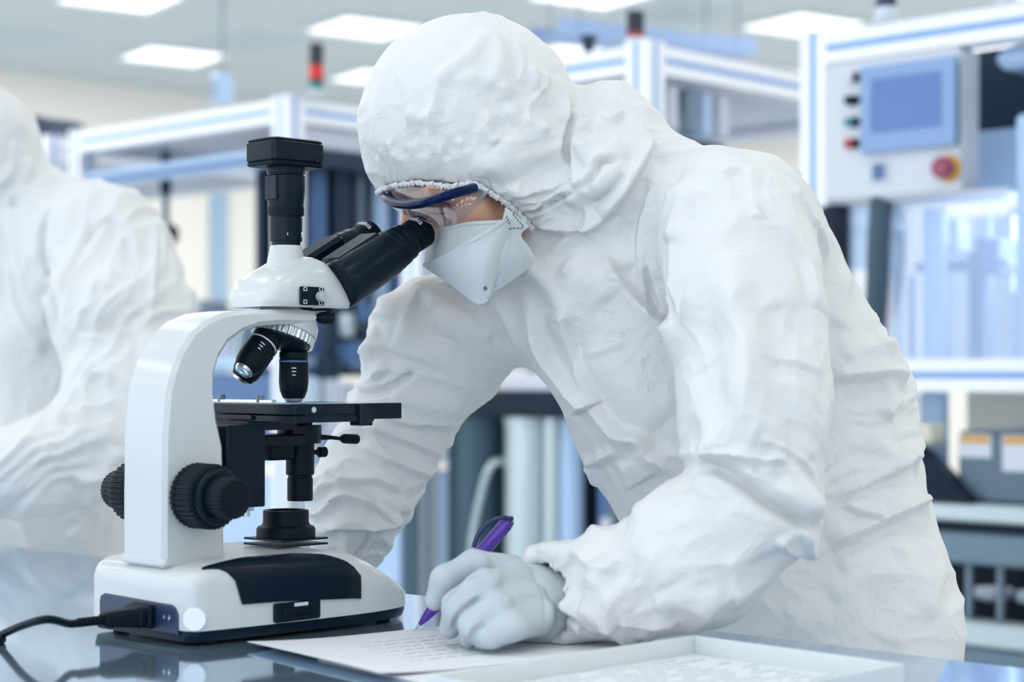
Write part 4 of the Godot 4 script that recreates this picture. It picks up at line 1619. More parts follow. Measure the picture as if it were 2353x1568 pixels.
	for i in 6:
		var u := i / 5.0
		l.append([[1135.0 + 85.0 * u, 448.0 + 72.0 * u, 1165.0 + 85.0 * u, 436.0 + 66.0 * u, 1200.0 + 80.0 * u, 432.0 + 60.0 * u], 3.4, 2.0, 0])
	return l

# ---------------------------------------------------------------- gloves, with five fingers each
func gloves(who: Node3D, back: Transform3D) -> void:
	var cloth := mat("glove_fabric", Color.WHITE)
	var f := Field.new()
	f.kg = 0.003
	var g := f.group(0.02)
	chain(f, g, [[1370, 1385, 2.02, 66], [1255, 1390, 2.03, 72], [1200, 1376, 2.04, 74], [1165, 1335, 2.06, 52]])
	chain(f, g, [[1245, 1410, 2.02, 64], [1190, 1405, 2.02, 66]])
	g = f.group(0.006)   # index finger
	chain(f, g, [[1170, 1315, 2.05, 44], [1088, 1298, 2.03, 35], [1022, 1332, 2.005, 34], [1000, 1380, 2.01, 27]])
	g = f.group(0.006)   # middle finger
	chain(f, g, [[1190, 1340, 2.01, 44], [1112, 1348, 1.972, 36], [1050, 1396, 1.96, 35], [1033, 1446, 1.985, 27]])
	g = f.group(0.006)   # ring finger
	chain(f, g, [[1210, 1380, 1.985, 46], [1140, 1398, 1.944, 36], [1088, 1440, 1.938, 33], [1078, 1470, 1.962, 25]])
	g = f.group(0.006)   # little finger
	chain(f, g, [[1232, 1420, 1.975, 46], [1178, 1440, 1.93, 36], [1130, 1464, 1.925, 29], [1108, 1474, 1.94, 23]])
	g = f.group(0.006)   # thumb, behind
	chain(f, g, [[1205, 1330, 2.09, 44], [1120, 1320, 2.11, 35], [1055, 1350, 2.09, 31], [1020, 1380, 2.065, 26]])
	var m := f.nets(0.0028)
	relax(m, 1, 0.3)
	m = subdivide(m)
	var lines := [
		[[1108, 1318, 1070, 1335, 1030, 1372, 1012, 1398], 6.5, 5.0, 2],
		[[1115, 1368, 1075, 1395, 1050, 1420, 1043, 1452], 6.5, 5.0, 2],
		[[1120, 1432, 1092, 1450, 1082, 1474], 6.5, 5.0, 2],
		[[1115, 1270, 1114, 1300, 1108, 1318], 5, 2, 0],
		[[1145, 1302, 1142, 1335, 1120, 1365], 5, 1.8, 0],
		[[1172, 1365, 1165, 1390, 1130, 1425], 5, 1.6, 0],
		[[1240, 1320, 1265, 1380, 1262, 1450], 6, 1.8, 0],
		[[1220, 1310, 1250, 1370, 1252, 1440], 6, 1.4, 2],
		[[1160, 1450, 1210, 1440, 1255, 1432], 6, 2, 0],
	]
	var glove := part("glove", dress(f, m, lines, 1.2, 0.25, 21), cloth, who, back)
	glove.set_meta("label", "white glove gripping the pen")
	# the hand that rests on the table behind the foot of the microscope
	f = Field.new()
	f.kg = 0.005
	g = f.group(0.02)
	chain(f, g, [[810, 1235, 2.425, 42], [800, 1290, 2.44, 44], [790, 1325, 2.48, 50], [760, 1340, 2.49, 40]])
	var tips := [[716, 1332, 2.60], [690, 1340, 2.55], [694, 1352, 2.50], [722, 1358, 2.46]]
	for i in 4:
		g = f.group(0.006)
		var t: Array = tips[i]
		var k := [782.0 - i * 2, 1322.0 + i * 7.0, 2.53 - i * 0.025]
		chain(f, g, [[k[0], k[1], k[2], 27], [(k[0] + t[0]) * 0.5, (k[1] + t[1]) * 0.5 - 12.0, (k[2] + t[2]) * 0.5, 23], [t[0], t[1], t[2], 19]])
	g = f.group(0.006)
	chain(f, g, [[800, 1325, 2.45, 26], [800, 1350, 2.42, 22], [790, 1366, 2.40, 18]])
	m = f.nets(0.0032)
	part("glove", dress(f, m, [], 1.2, 0.3, 31), cloth, who, back)

# ---------------------------------------------------------------- face, mask and goggles
func sheet_between(top: Array, bottom: Array, n: int, m: int, bulge: float, thick: float) -> MB:
	var a := _resample(top, n)
	var b := _resample(bottom, n)
	var rows := []
	for i in m + 1:
		var u := float(i) / m
		var row := []
		for j in n + 1:
			var p: Vector3 = a[j].lerp(b[j], u)
			var v := float(j) / n
			p.z -= bulge * sin(PI * u) * sin(PI * v)
			row.append(P(p.x, p.y, p.z))
		row.reverse()
		rows.append(row)
	return MB.new().sheet(rows, thick)

func _resample(pts: Array, n: int) -> Array:
	var flat := []
	for q in pts:
		flat.append(Vector3(q[0], q[1], q[2]))
	var c := catmull(flat, 8)
	var o := []
	for j in n + 1:
		var t := float(j) / n * (c.size() - 1)
		var k := mini(int(t), c.size() - 2)
		o.append(c[k].lerp(c[k + 1], t - k))
	return o

func dashes(pts: Array, step: float, long: float, r: float, skew := 0.0) -> MB:
	var c := _resample(pts, 160)
	var o := MB.new()
	var run := 0.0
	var next := 0.0
	for j in 160:
		var p: Vector3 = c[j]
		var q: Vector3 = c[j + 1]
		run += Vector2(p.x, p.y).distance_to(Vector2(q.x, q.y))
		if run >= next:
			next += step
			var dir := (q - p).normalized()
			var e := Vector2(dir.x, dir.y).rotated(skew) * long * 0.5
			o.tube([P(p.x - e.x, p.y - e.y, p.z), P(p.x + e.x, p.y + e.y, p.z)], [r], 6)
	return o

func face(who: Node3D, back: Transform3D, suit: Field) -> void:
	var f := Field.new()
	f.kg = 0.01
	var g := f.group(0.03)
	chain(f, g, [[1012, 365, 2.36, 112], [1002, 398, 2.355, 105]])
	chain(f, g, [[1066, 430, 2.34, 106], [1132, 470, 2.35, 110]])
	chain(f, g, [[1098, 520, 2.35, 86], [1108, 600, 2.35, 66]])
	chain(f, g, [[1150, 520, 2.35, 95], [1240, 560, 2.40, 80], [1330, 560, 2.44, 85]])
	blob(f, g, [1085, 488, 2.262, 48])             # cheekbone
	g = f.group(0.012)                              # nose
	chain(f, g, [[958, 462, 2.345, 17], [948, 490, 2.345, 16], [938, 520, 2.347, 19]])
	blob(f, g, [958, 528, 2.352, 14])
	g = f.group(0.008)                              # brow and closed lids of the near eye
	chain(f, g, [[945, 452, 2.285, 16], [990, 446, 2.252, 18], [1040, 452, 2.245, 14]])
	chain(f, g, [[975, 470, 2.298, 16], [1008, 476, 2.280, 18]])
	var m := f.nets(0.0032)
	relax(m, 2, 0.5)
	part("face", m.smooth_mesh(), mat("skin", Color.WHITE), who, back)
	# ear lobe and neck are under the hood; a dark line of lashes
	part("eyelashes", MB.new().tube([P(962, 480, 2.276), P(985, 488, 2.262), P(1010, 492, 2.256), P(1030, 490, 2.262)], [0.0006, 0.0010, 0.0010, 0.0005], 8).mesh(), mat("lash", Color(0.10, 0.09, 0.10), 0.8), who, back)

	var cloth := mat("mask_fabric", Color.WHITE)
	var mask := part("face_mask", sheet_between([[990, 516, 2.375], [1008, 520, 2.33], [1034, 520, 2.255], [1080, 511, 2.212], [1146, 508, 2.195]], [[974, 614, 2.36], [1020, 596, 2.25], [1080, 562, 2.19], [1125, 536, 2.18], [1168, 505, 2.188]], 24, 10, 0.008, 0.0016).mesh(60), cloth, who, back)
	mask.set_meta("label", "white folded face mask")
	part("lower_panel", sheet_between([[972, 606, 2.334], [1020, 587, 2.226], [1078, 552, 2.162], [1122, 528, 2.154], [1154, 508, 2.160], [1180, 502, 2.170]], [[974, 612, 2.335], [1036, 654, 2.225], [1076, 685, 2.18], [1098, 698, 2.165], [1112, 697, 2.160], [1121, 692, 2.158]], 30, 14, 0.012, 0.0016).mesh(60), cloth, mask)
	part("rear_panel", sheet_between([[1162, 477, 2.182], [1152, 520, 2.170], [1142, 560, 2.160], [1130, 606, 2.158], [1095, 690, 2.168]], [[1216, 521, 2.195], [1196, 541, 2.190], [1218, 575, 2.188], [1224, 606, 2.190], [1150, 662, 2.176]], 24, 8, 0.004, 0.0016).mesh(60), cloth, mask)
	var thread := mat("mask_stitch", Color(0.62, 0.70, 0.74), 0.8)
	part("stitching", dashes([[1004, 525, 2.288], [1034, 525, 2.245], [1080, 517, 2.202], [1140, 514, 2.183]], 5.0, 2.4, 0.0005).join(dashes([[1030, 588, 2.212], [1080, 560, 2.158], [1122, 535, 2.147], [1166, 508, 2.163]], 5.5, 4.0, 0.0005, 0.6)).mesh(), thread, mask)
	part("stitching", dashes([[1176, 522, 2.158], [1172, 556, 2.140], [1163, 604, 2.134], [1146, 650, 2.136], [1118, 690, 2.146]], 6.5, 7.0, 0.0007, 1.1).mesh(), thread, mask)
	part("stitching", dashes([[1192, 552, 2.172], [1209, 574, 2.174], [1216, 604, 2.178]], 6.0, 3.0, 0.0005).join(dashes([[1186, 556, 2.168], [1202, 578, 2.168], [1208, 604, 2.172]], 6.0, 3.0, 0.0005)).mesh(), thread, mask)
	var dark := mat("mask_weld", Color(0.33, 0.42, 0.47), 0.8)
	part("weld_marks", dashes([[1164, 500, 2.160], [1172, 516, 2.156]], 7.0, 7.0, 0.0007, 1.0).join(dashes([[1180, 494, 2.164], [1202, 520, 2.168]], 8.0, 7.0, 0.0007, 0.4)).join(dashes([[1172, 526, 2.154], [1200, 524, 2.168]], 9.0, 7.0, 0.0007, -0.3)).mesh(), dark, mask)
	part("mask_valve", MB.new().lathe([Vector2(0.0022, 0), Vector2(0.0022, 0.0006), Vector2(0, 0.0008)], 12, along(P(1115, 663, 2.136), Vector3(0, 0, 1))).mesh(), dark, mask)

	# elastic edge of the hood
	var edge := []
	for q in [[868, 446], [884, 437], [900, 431], [930, 427], [960, 424], [1000, 428], [1030, 432], [1060, 428], [1085, 424], [1105, 434], [1128, 448], [1150, 462], [1170, 476], [1192, 496], [1210, 514], [1222, 530]]:
		edge.append(Vector2(q[0], q[1]))
	var pts := []
	var rad := []
	var k := 0
	for q in catmull(edge, 10):
		var p := suit.trace(q.x + (2.0 if q.x > 1090 else 0.0), q.y - 5.0, 1.2, 2.2)
		if p.y < -50.0:
			continue
		k += 1
		pts.append(p + Vector3(0, 0.0012 * sin(k * 2.1) - 0.001, 0.0012 + 0.001 * cos(k * 1.7)))
		rad.append(0.0026 + 0.0012 * sin(k * 1.9) * cos(k * 0.83))
	part("elastic_edge", MB.new().tube(pts, rad, 10).mesh(80), mat("white_coverall_fabric", Color.WHITE), who, back)
	part("loose_thread", MB.new().tube(catmull([P(1100, 406, 2.125), P(1116, 408, 2.122), P(1126, 418, 2.122), P(1126, 432, 2.122), P(1118, 444, 2.125), P(1108, 452, 2.13), P(1101, 461, 2.14)], 6), [0.0007], 8).mesh(80), mat("thread", Color(0.5, 0.56, 0.62), 0.5), who, back)

	# goggles
	var frame := mat("goggle_frame", Color(0.03, 0.10, 0.26), 0.2, 0.0, 0.2)
	var brow := catmull([P(882, 450, 2.315), P(894, 461, 2.272), P(920, 469, 2.227), P(955, 469, 2.182), P(995, 461, 2.147), P(1030, 449, 2.131), P(1060, 440, 2.138), P(1090, 432, 2.155)], 6)
	var gog := part("goggles", MB.new().tube(brow, [0.0036, 0.0042, 0.0046, 0.0048], 12).mesh(80), frame, who, back)
	gog.set_meta("label", "clear safety goggles with a dark blue brow bar")
	part("brow_pad", MB.new().tube(catmull([P(893, 440, 2.315), P(898, 450, 2.297), P(906, 458, 2.28), P(925, 463, 2.255)], 6), [0.0022], 10).mesh(80), frame, gog)
	var clear := glass("goggle_lens", Color(0.26, 0.25, 0.37), 0.27, 0.03)
	part("lens", sheet_between([[886, 443, 2.330], [900, 436, 2.290], [926, 432, 2.244], [960, 430, 2.200], [1000, 434, 2.165], [1036, 438, 2.150], [1080, 430, 2.158], [1118, 440, 2.180]], [[904, 478, 2.325], [920, 488, 2.29], [938, 496, 2.255], [962, 502, 2.215], [1000, 518, 2.172], [1036, 518, 2.142], [1072, 500, 2.146], [1110, 462, 2.175]], 28, 8, 0.006, 0.0012).mesh(60), clear, gog)
	part("nose_pad", MB.new().tube(catmull([P(950, 482, 2.29), P(956, 486, 2.282), P(960, 490, 2.278), P(957, 494, 2.28)], 5), [0.0016, 0.0022, 0.0022, 0.0014], 10).mesh(80), glass("pad_silicone", Color(0.8, 0.85, 0.98), 0.45, 0.05), gog)

# ---------------------------------------------------------------- the second worker, behind on the left
func second_person() -> void:
	var f := Field.new()
	f.kg = 0.02
	var g := f.group(0.08)
	chain(f, g, [[60, 520, 3.95, 105], [190, 660, 3.95, 165], [230, 900, 4.0, 190], [230, 1300, 4.0, 195], [230, 1560, 4.0, 180]])
	chain(f, g, [[10, 560, 3.9, 120], [70, 800, 3.85, 150], [110, 1050, 3.85, 165], [130, 1300, 3.9, 170]])
	chain(f, g, [[90, 465, 3.9, 78], [225, 570, 3.8, 128], [315, 680, 3.85, 100]])
	for s in [[150, 4.05], [290, 3.9]]:
		var hip := P(s[0], 1480, s[1])
		f.cap(g, hip, Vector3(hip.x, 0.5, hip.z), 0.13, 0.1)
		f.cap(g, Vector3(hip.x, 0.5, hip.z), Vector3(hip.x, 0.07, hip.z), 0.1, 0.07)
	g = f.group(0.04)
	chain(f, g, [[255, 560, 3.70, 130], [285, 740, 3.60, 150], [300, 930, 3.50, 138], [290, 1000, 3.46, 118]])
	chain(f, g, [[300, 1000, 3.46, 112], [170, 1040, 3.42, 108], [60, 1080, 3.38, 98], [-150, 1110, 3.34, 80]])
	g = f.group(0.05)
	blob(f, g, [-58, 322, 3.85, 130])
	chain(f, g, [[-50, 340, 3.85, 122], [20, 450, 3.88, 100]])
	# far arm
	g = f.group(0.04)
	chain(f, g, [[-40, 600, 4.2, 110], [-120, 860, 4.1, 100], [-200, 1120, 3.8, 80]])
	var m := f.nets(0.009)
	relax(m, 1, 0.4)
	m = subdivide(m)
	var lines := [
		[[224, 515, 187, 565, 158, 627, 150, 690], 20, 9, 2],
		[[215, 520, 240, 505, 265, 513, 298, 544, 320, 600], 18, 9, 1],
		[[124, 473, 106, 523, 104, 585, 128, 677, 130, 760], 20, 14, 2],
		[[345, 440, 355, 540, 350, 640, 335, 760, 320, 860], 10, 6, 0],
		[[350, 520, 362, 620, 352, 720], 9, 6, 2],
		[[230, 640, 200, 700, 150, 760], 18, 8, 1],
		[[260, 610, 240, 680, 190, 740], 15, 7, 1],
		[[320, 660, 260, 720, 190, 760], 16, 7, 0],
		[[300, 770, 240, 780, 180, 775], 16, 8, 1],
		[[270, 860, 215, 870, 150, 930], 14, 8, 1],
		[[270, 920, 200, 940, 110, 960], 12, 7, 1],
		[[275, 960, 210, 985, 110, 1000, 30, 1020], 12, 7, 1],
		[[270, 1000, 180, 1020, 60, 1050], 12, 6, 0],
		[[280, 1030, 240, 1080, 170, 1110], 12, 7, 0],
		[[270, 1130, 200, 1190, 150, 1240], 14, 9, 1],
		[[270, 1080, 220, 1130, 150, 1200], 12, 6, 0],
		[[40, 1180, 60, 1230, 80, 1270], 12, 6, 0],
		[[270, 1200, 220, 1240, 190, 1270], 12, 7, 1],
		[[60, 360, 55, 420, 30, 480], 12, 8, 0],
		[[100, 430, 60, 450, 10, 470], 10, 6, 0],
		[[30, 320, 25, 380, -10, 430], 12, 6, 1],
		[[40, 520, 60, 640, 110, 760], 18, 8, 0],
		[[20, 600, 40, 720, 100, 820], 16, 7, 1],
	]
	var who := thing("person", "blurred person in a white hooded coverall at the far left of the table", "person", at(P(200, 860, 4.0) * Vector3(1, 0, 1)))
	var back := at(-who.position)
	part("coverall", dress(f, m, lines, 1.5, 1.4, 41, 1.5, [[P(250, 560, 3.7), P(300, 950, 3.5), across(1.0, 0.5), 15.8, 4.1, 0.0069, 0.1], [P(290, 1000, 3.46), P(-100, 1100, 3.36), across(0.4, 1.0), 21.0, 4.7, 0.0080, 0.06], [P(100, 550, 3.9), P(120, 1200, 3.9), across(1.0, -0.3), 14.0, 3.4, 0.0069, 0.14], [P(-40, 330, 3.85), P(20, 400, 3.85), across(1.0, 0.3), 17.5, 5.4, 0.0057, 0.09]]), mat("white_coverall_fabric", Color.WHITE), who, back)
	f = Field.new()
	f.kg = 0.006
	g = f.group(0.02)
	chain(f, g, [[-150, 1110, 3.34, 55], [-230, 1140, 3.3, 60]])
	for i in 5:
		g = f.group(0.006)
		chain(f, g, [[-235, 1125 + i * 12, 3.36 - i * 0.03, 24], [-290, 1150 + i * 10, 3.36 - i * 0.04, 22], [-330, 1195 + i * 5, 3.35 - i * 0.04, 18]])
	part("glove", f.nets(0.006).smooth_mesh(), mat("glove_fabric", Color.WHITE), who, back)
	for s in [[150, 4.05], [290, 3.9]]:
		var hip := P(s[0], 1480, s[1])
		part("shoe_cover", MB.new().tube([Vector3(hip.x + 0.04, 0.05, hip.z), Vector3(hip.x, 0.05, hip.z), Vector3(hip.x - 0.1, 0.04, hip.z + 0.04), Vector3(hip.x - 0.17, 0.03, hip.z + 0.06)], [0.045, 0.052, 0.045, 0.026], 16).mesh(80), mat("white_coverall_fabric", Color.WHITE), who, back)

# ---------------------------------------------------------------- pen
func pen() -> void:
	var p := P(955, 1447, 2.03)
	p = on_table(953, 1449, 0.0015)
	var q := P(1172, 1194, 2.10)
	var o := thing("pen", "blue and violet ballpoint pen held in the gloved hand", "pen", at(p))
	var d := (q - p).normalized()
	var L := (q - p).length()
	var violet := mat("violet_plastic", Color(0.33, 0.20, 0.62), 0.3)
	var blue := mat("blue_plastic", Color(0.06, 0.14, 0.35), 0.3)
	var xf := along(Vector3.ZERO, d, Vector3(0, 0, 1))
	part("barrel", MB.new().lathe([Vector2(0.0045, L * 0.24), Vector2(0.0058, L * 0.28), Vector2(0.0058, L * 0.60), Vector2(0.0050, L * 0.61)], 24, xf).mesh(), blue, o)
	part("grip", MB.new().lathe([Vector2(0.0014, 0.006), Vector2(0.0036, 0.014), Vector2(0.0062, 0.030), Vector2(0.0062, L * 0.25), Vector2(0.005, L * 0.26)], 24, xf).mesh(), violet, o)
	part("tip", MB.new().lathe([Vector2(0.0004, 0.0), Vector2(0.0012, 0.003), Vector2(0.0018, 0.008)], 16, xf).mesh(), mat("chrome", Color.WHITE), o)
	part("top_sleeve", MB.new().lathe([Vector2(0.0055, L * 0.60), Vector2(0.0064, L * 0.62), Vector2(0.0066, L * 0.95), Vector2(0.0052, L), Vector2(0, L)], 24, xf).mesh(), violet, o)
	var e := P(1178, 1193, 2.09) - p
	var clip := catmull([e, P(1150, 1191, 2.085) - p, P(1120, 1204, 2.085) - p, P(1100, 1228, 2.085) - p, P(1088, 1258, 2.085) - p], 6)
	part("clip", MB.new().tube(clip, [0.0022, 0.0026, 0.0022], 10).mesh(80), blue, o)


# ---------------------------------------------------------------- papers and tray
func flat_sheet(corner: Vector3, u: Vector3, v: Vector3, lift: Callable) -> MB:
	var rows := []
	for i in 13:
		var row := []
		for j in 17:
			var p := corner + u * (j / 16.0) + v * (i / 12.0)
			p.y += lift.call(j / 16.0, i / 12.0)
			row.append(p)
		row.reverse()
		rows.append(row)
	return MB.new().sheet(rows, 0.0004)

func papers() -> void:
	var white := mat("paper", Color.WHITE)
	var ad := Vector3(0.795, 0, -0.607)
	var bd := Vector3(0.607, 0, 0.795)
	var t := on_table(568, 1490)
	var under := t + bd * 0.098 + ad * 0.012
	under.y = TABLE + 0.0006
	var o := thing("paper_sheet", "white sheet partly hidden under the one being written on, next to the tray", "paper", at(under))
	part("sheet", flat_sheet(Vector3.ZERO, ad.rotated(Vector3.UP, 0.03) * 0.297, bd.rotated(Vector3.UP, 0.03) * 0.21, func(_u, _v): return 0.0).mesh(60), white, o)
	t.y = TABLE + 0.0014
	o = thing("paper_sheet", "white sheet with a lifted corner being written on under the gloved hand", "paper", at(t))
	part("sheet", flat_sheet(Vector3.ZERO, ad * 0.297, bd * 0.21, func(u, v): return 0.004 * pow(maxf(0.0, 1.0 - u * 3.0), 2.0) + 0.0015 * sin(u * 5.0 + v * 3.0) * maxf(0.0, 0.4 - u) + 0.0002).mesh(60), white, o)
	var ink := mat("grey_ink", Color(0.68, 0.72, 0.79), 0.8)
	var rng := RandomNumberGenerator.new()
	rng.seed = 4
	var lines := MB.new()
	for k in 7:
		var x := 0.05
		while x < 0.20:
			var w := rng.randf_range(0.006, 0.016)
			lines.box(Vector3(w, 0.0003, 0.0014), 0.0, Transform3D(Basis(ad, Vector3.UP, -bd * -1.0), ad * (x + w * 0.5) + bd * (0.05 + k * 0.018) + Vector3(0, 0.0008, 0)))
			x += w + 0.004
	part("written_lines", lines.mesh(), mat("faint_ink", Color(0.815, 0.83, 0.86), 0.8), o)

	# tray: its rim meets pixels (1595, 1460), (2055, 1530) and (980, 1550)
	var h := 0.018
	var c := on_table(1595, 1460, h)
	var r := on_table(2055, 1530, h)
	var l := on_table(980, 1552, h)
	c.y = TABLE
	r.y = TABLE
	l.y = TABLE
	var u := (l - c)
	var v := (r - c)
	var lu := u.length()
	u = u.normalized()
	v = (v - u * v.dot(u))
	var lv := v.length()
	v = v.normalized()
	var plastic := mat("tray_plastic", Color(0.86, 0.89, 0.90), 0.35)
	plastic.backlight_enabled = true
	plastic.backlight = Color(0.35, 0.38, 0.4)
	var tb := Basis(u, Vector3.UP, u.cross(Vector3.UP))
	if tb.z.dot(v) < 0.0:
		tb = Basis(-u, Vector3.UP, (-u).cross(Vector3.UP))
	var tray := thing("document_tray", "shallow white plastic tray with printed forms at the near edge of the picture", "tray", at(c + u * lu * 0.5 + v * lv * 0.5, tb))
	part("tray_floor", MB.new().box(Vector3(lu, 0.002, lv), 0.0004, at(Vector3(0, 0.002, 0))).mesh(), plastic, tray)
	for s in [-1, 1]:
		part("tray_wall", MB.new().box(Vector3(lu, h - 0.001, 0.0025), 0.0006, at(Vector3(0, h * 0.5 + 0.0005, s * (lv * 0.5 - 0.00125)))).mesh(), plastic, tray)
		part("tray_wall", MB.new().box(Vector3(0.0025, h - 0.001, lv - 0.005), 0.0006, at(Vector3(s * (lu * 0.5 - 0.00125), h * 0.5 + 0.0005, 0))).mesh(), plastic, tray)
	var form := thing("printed_form", "printed white form with blocks of grey text lying in the tray", "paper", at(c + u * lu * 0.5 + v * lv * 0.5 + Vector3(0, 0.0034, 0), tb))
	part("sheet", MB.new().box(Vector3(lu * 0.93, 0.0006, lv * 0.9), 0.0).mesh(), white, form)
	lines = MB.new()
	for k in 15:
		var z := lerpf(-lv * 0.40, lv * 0.40, k / 14.0)
		var x := -lu * 0.42
		while x < lu * 0.40:
			var w := rng.randf_range(0.004, 0.02)
			if rng.randf() < 0.78:
				lines.box(Vector3(w, 0.0003, 0.0022), 0.0, at(Vector3(x + w * 0.5, 0.0005, z)))
			x += w + 0.003
	part("printed_lines", lines.mesh(), ink, form)

# ---------------------------------------------------------------- the row of machines
# everything in room coordinates: x along V_DIR (a), y up, z along W_DIR (b)
func machine(label: String, a0: float, b0: float) -> Node3D:
	return thing("machine", label, "machine", at(R(a0, 0, b0), room_basis()))

func profile_bar(called: String, parent: Node3D, p: Vector3, q: Vector3, w := 0.08) -> MeshInstance3D:
	var h := w * 0.5
	var g := w * 0.11
	var dp := w * 0.14
	var poly := PackedVector2Array()
	var side := [Vector2(-h, -h), Vector2(-g, -h), Vector2(-g, -h + dp), Vector2(g, -h + dp), Vector2(g, -h)]
	for k in 4:
		for s in side:
			poly.push_back(s.rotated(k * PI / 2))
	var d := q - p
	var y := d.normalized()
	var other := Vector3.UP if absf(y.y) < 0.9 else Vector3.RIGHT
	var x := other.cross(y).normalized()
	var b := Basis(x, y.cross(x), y)
	var xf := Transform3D(b, (p + q) * 0.5)
	var m := part(called, MB.new().prism(poly, d.length(), 0.0, xf).mesh(30), mat("aluminium", Color.WHITE), parent)
	var st := MB.new()
	for k in 4:
		var o := Vector2(0, -h + dp * 0.55).rotated(k * PI / 2)
		st.box(Vector3(g * 1.98 if k % 2 == 0 else dp * 0.8, dp * 0.8 if k % 2 == 0 else g * 1.98, d.length() * 0.998), 0.0, xf * at(Vector3(o.x, o.y, 0)))
	part("slot_strip", st.mesh(), mat("blue_strip", Color.WHITE), m)
	return m

func frame(o: Node3D, size: Vector3, mids: Array) -> void:
	# posts and beams of a box-shaped frame whose near-left-front corner post stands at the origin; size.x along a, size.z along -b
	var w := 0.08
	var xs := [w * 0.5, size.x - w * 0.5]
	var zs := [-w * 0.5, -size.z + w * 0.5]
	for x in xs:
		for z in zs:
			profile_bar("post", o, Vector3(x, 0.0, z), Vector3(x, size.y + 0.012, z))
	for y in [size.y - w * 0.5] + mids:
		for x in xs:
			profile_bar("beam", o, Vector3(x, y, zs[0] - w * 0.5), Vector3(x, y, zs[1] + w * 0.5))
		for z in zs:
			profile_bar("beam", o, Vector3(xs[0] + w * 0.5, y, z), Vector3(xs[1] - w * 0.5, y, z))

func slab(o: Node3D, called: String, key: String, p: Vector3, q: Vector3, bevel := 0.006) -> MeshInstance3D:
	return part(called, MB.new().box((q - p).abs(), bevel, at((p + q) * 0.5)).mesh(), mat(key, Color.WHITE), o)

func rod(o: Node3D, called: String, key: String, pts: Array, r: float) -> MeshInstance3D:
	return part(called, MB.new().tube(pts, [r], 16).mesh(60), mat(key, Color.WHITE), o)

func tower(label: String, where: Vector3, colours: Array, r := 0.026, group := "signal towers on the machines") -> void:
	var o := thing("signal_tower", label, "signal light", at(where, room_basis()), group)
	var y := 0.0
	part("foot", MB.new().lathe([Vector2(r * 1.25, 0), Vector2(r * 1.25, 0.012), Vector2(r * 0.9, 0.018), Vector2(r * 0.9, 0.02)], 24).mesh(), mat("light_grey", Color.WHITE), o)
	y = 0.02
	for c in colours:
		var m := mat("tower_" + str(c[0]), c[0], 0.3)
		part("lamp_segment", MB.new().lathe([Vector2(r * 0.94, y), Vector2(r, y + 0.003), Vector2(r, y + c[1] - 0.003), Vector2(r * 0.94, y + c[1])], 24).mesh(), m, o)
		y += c[1]
	part("cap", MB.new().lathe([Vector2(r, y), Vector2(r * 0.97, y + 0.008), Vector2(r * 0.6, y + 0.014), Vector2(0, y + 0.015)], 24).mesh(), mat("dark_steel", Color.WHITE), o)

func pane(o: Node3D, p: Vector3, q: Vector3) -> void:
	part("glass_pane", MB.new().box((q - p).abs(), 0.0, at((p + q) * 0.5)).mesh(), glass("machine_glass", Color(0.72, 0.84, 1.0), 0.22, 0.08), o)

func background() -> void:
	machine_far_left()
	machine_left()
	machine_middle()
	machine_right()
	hall()

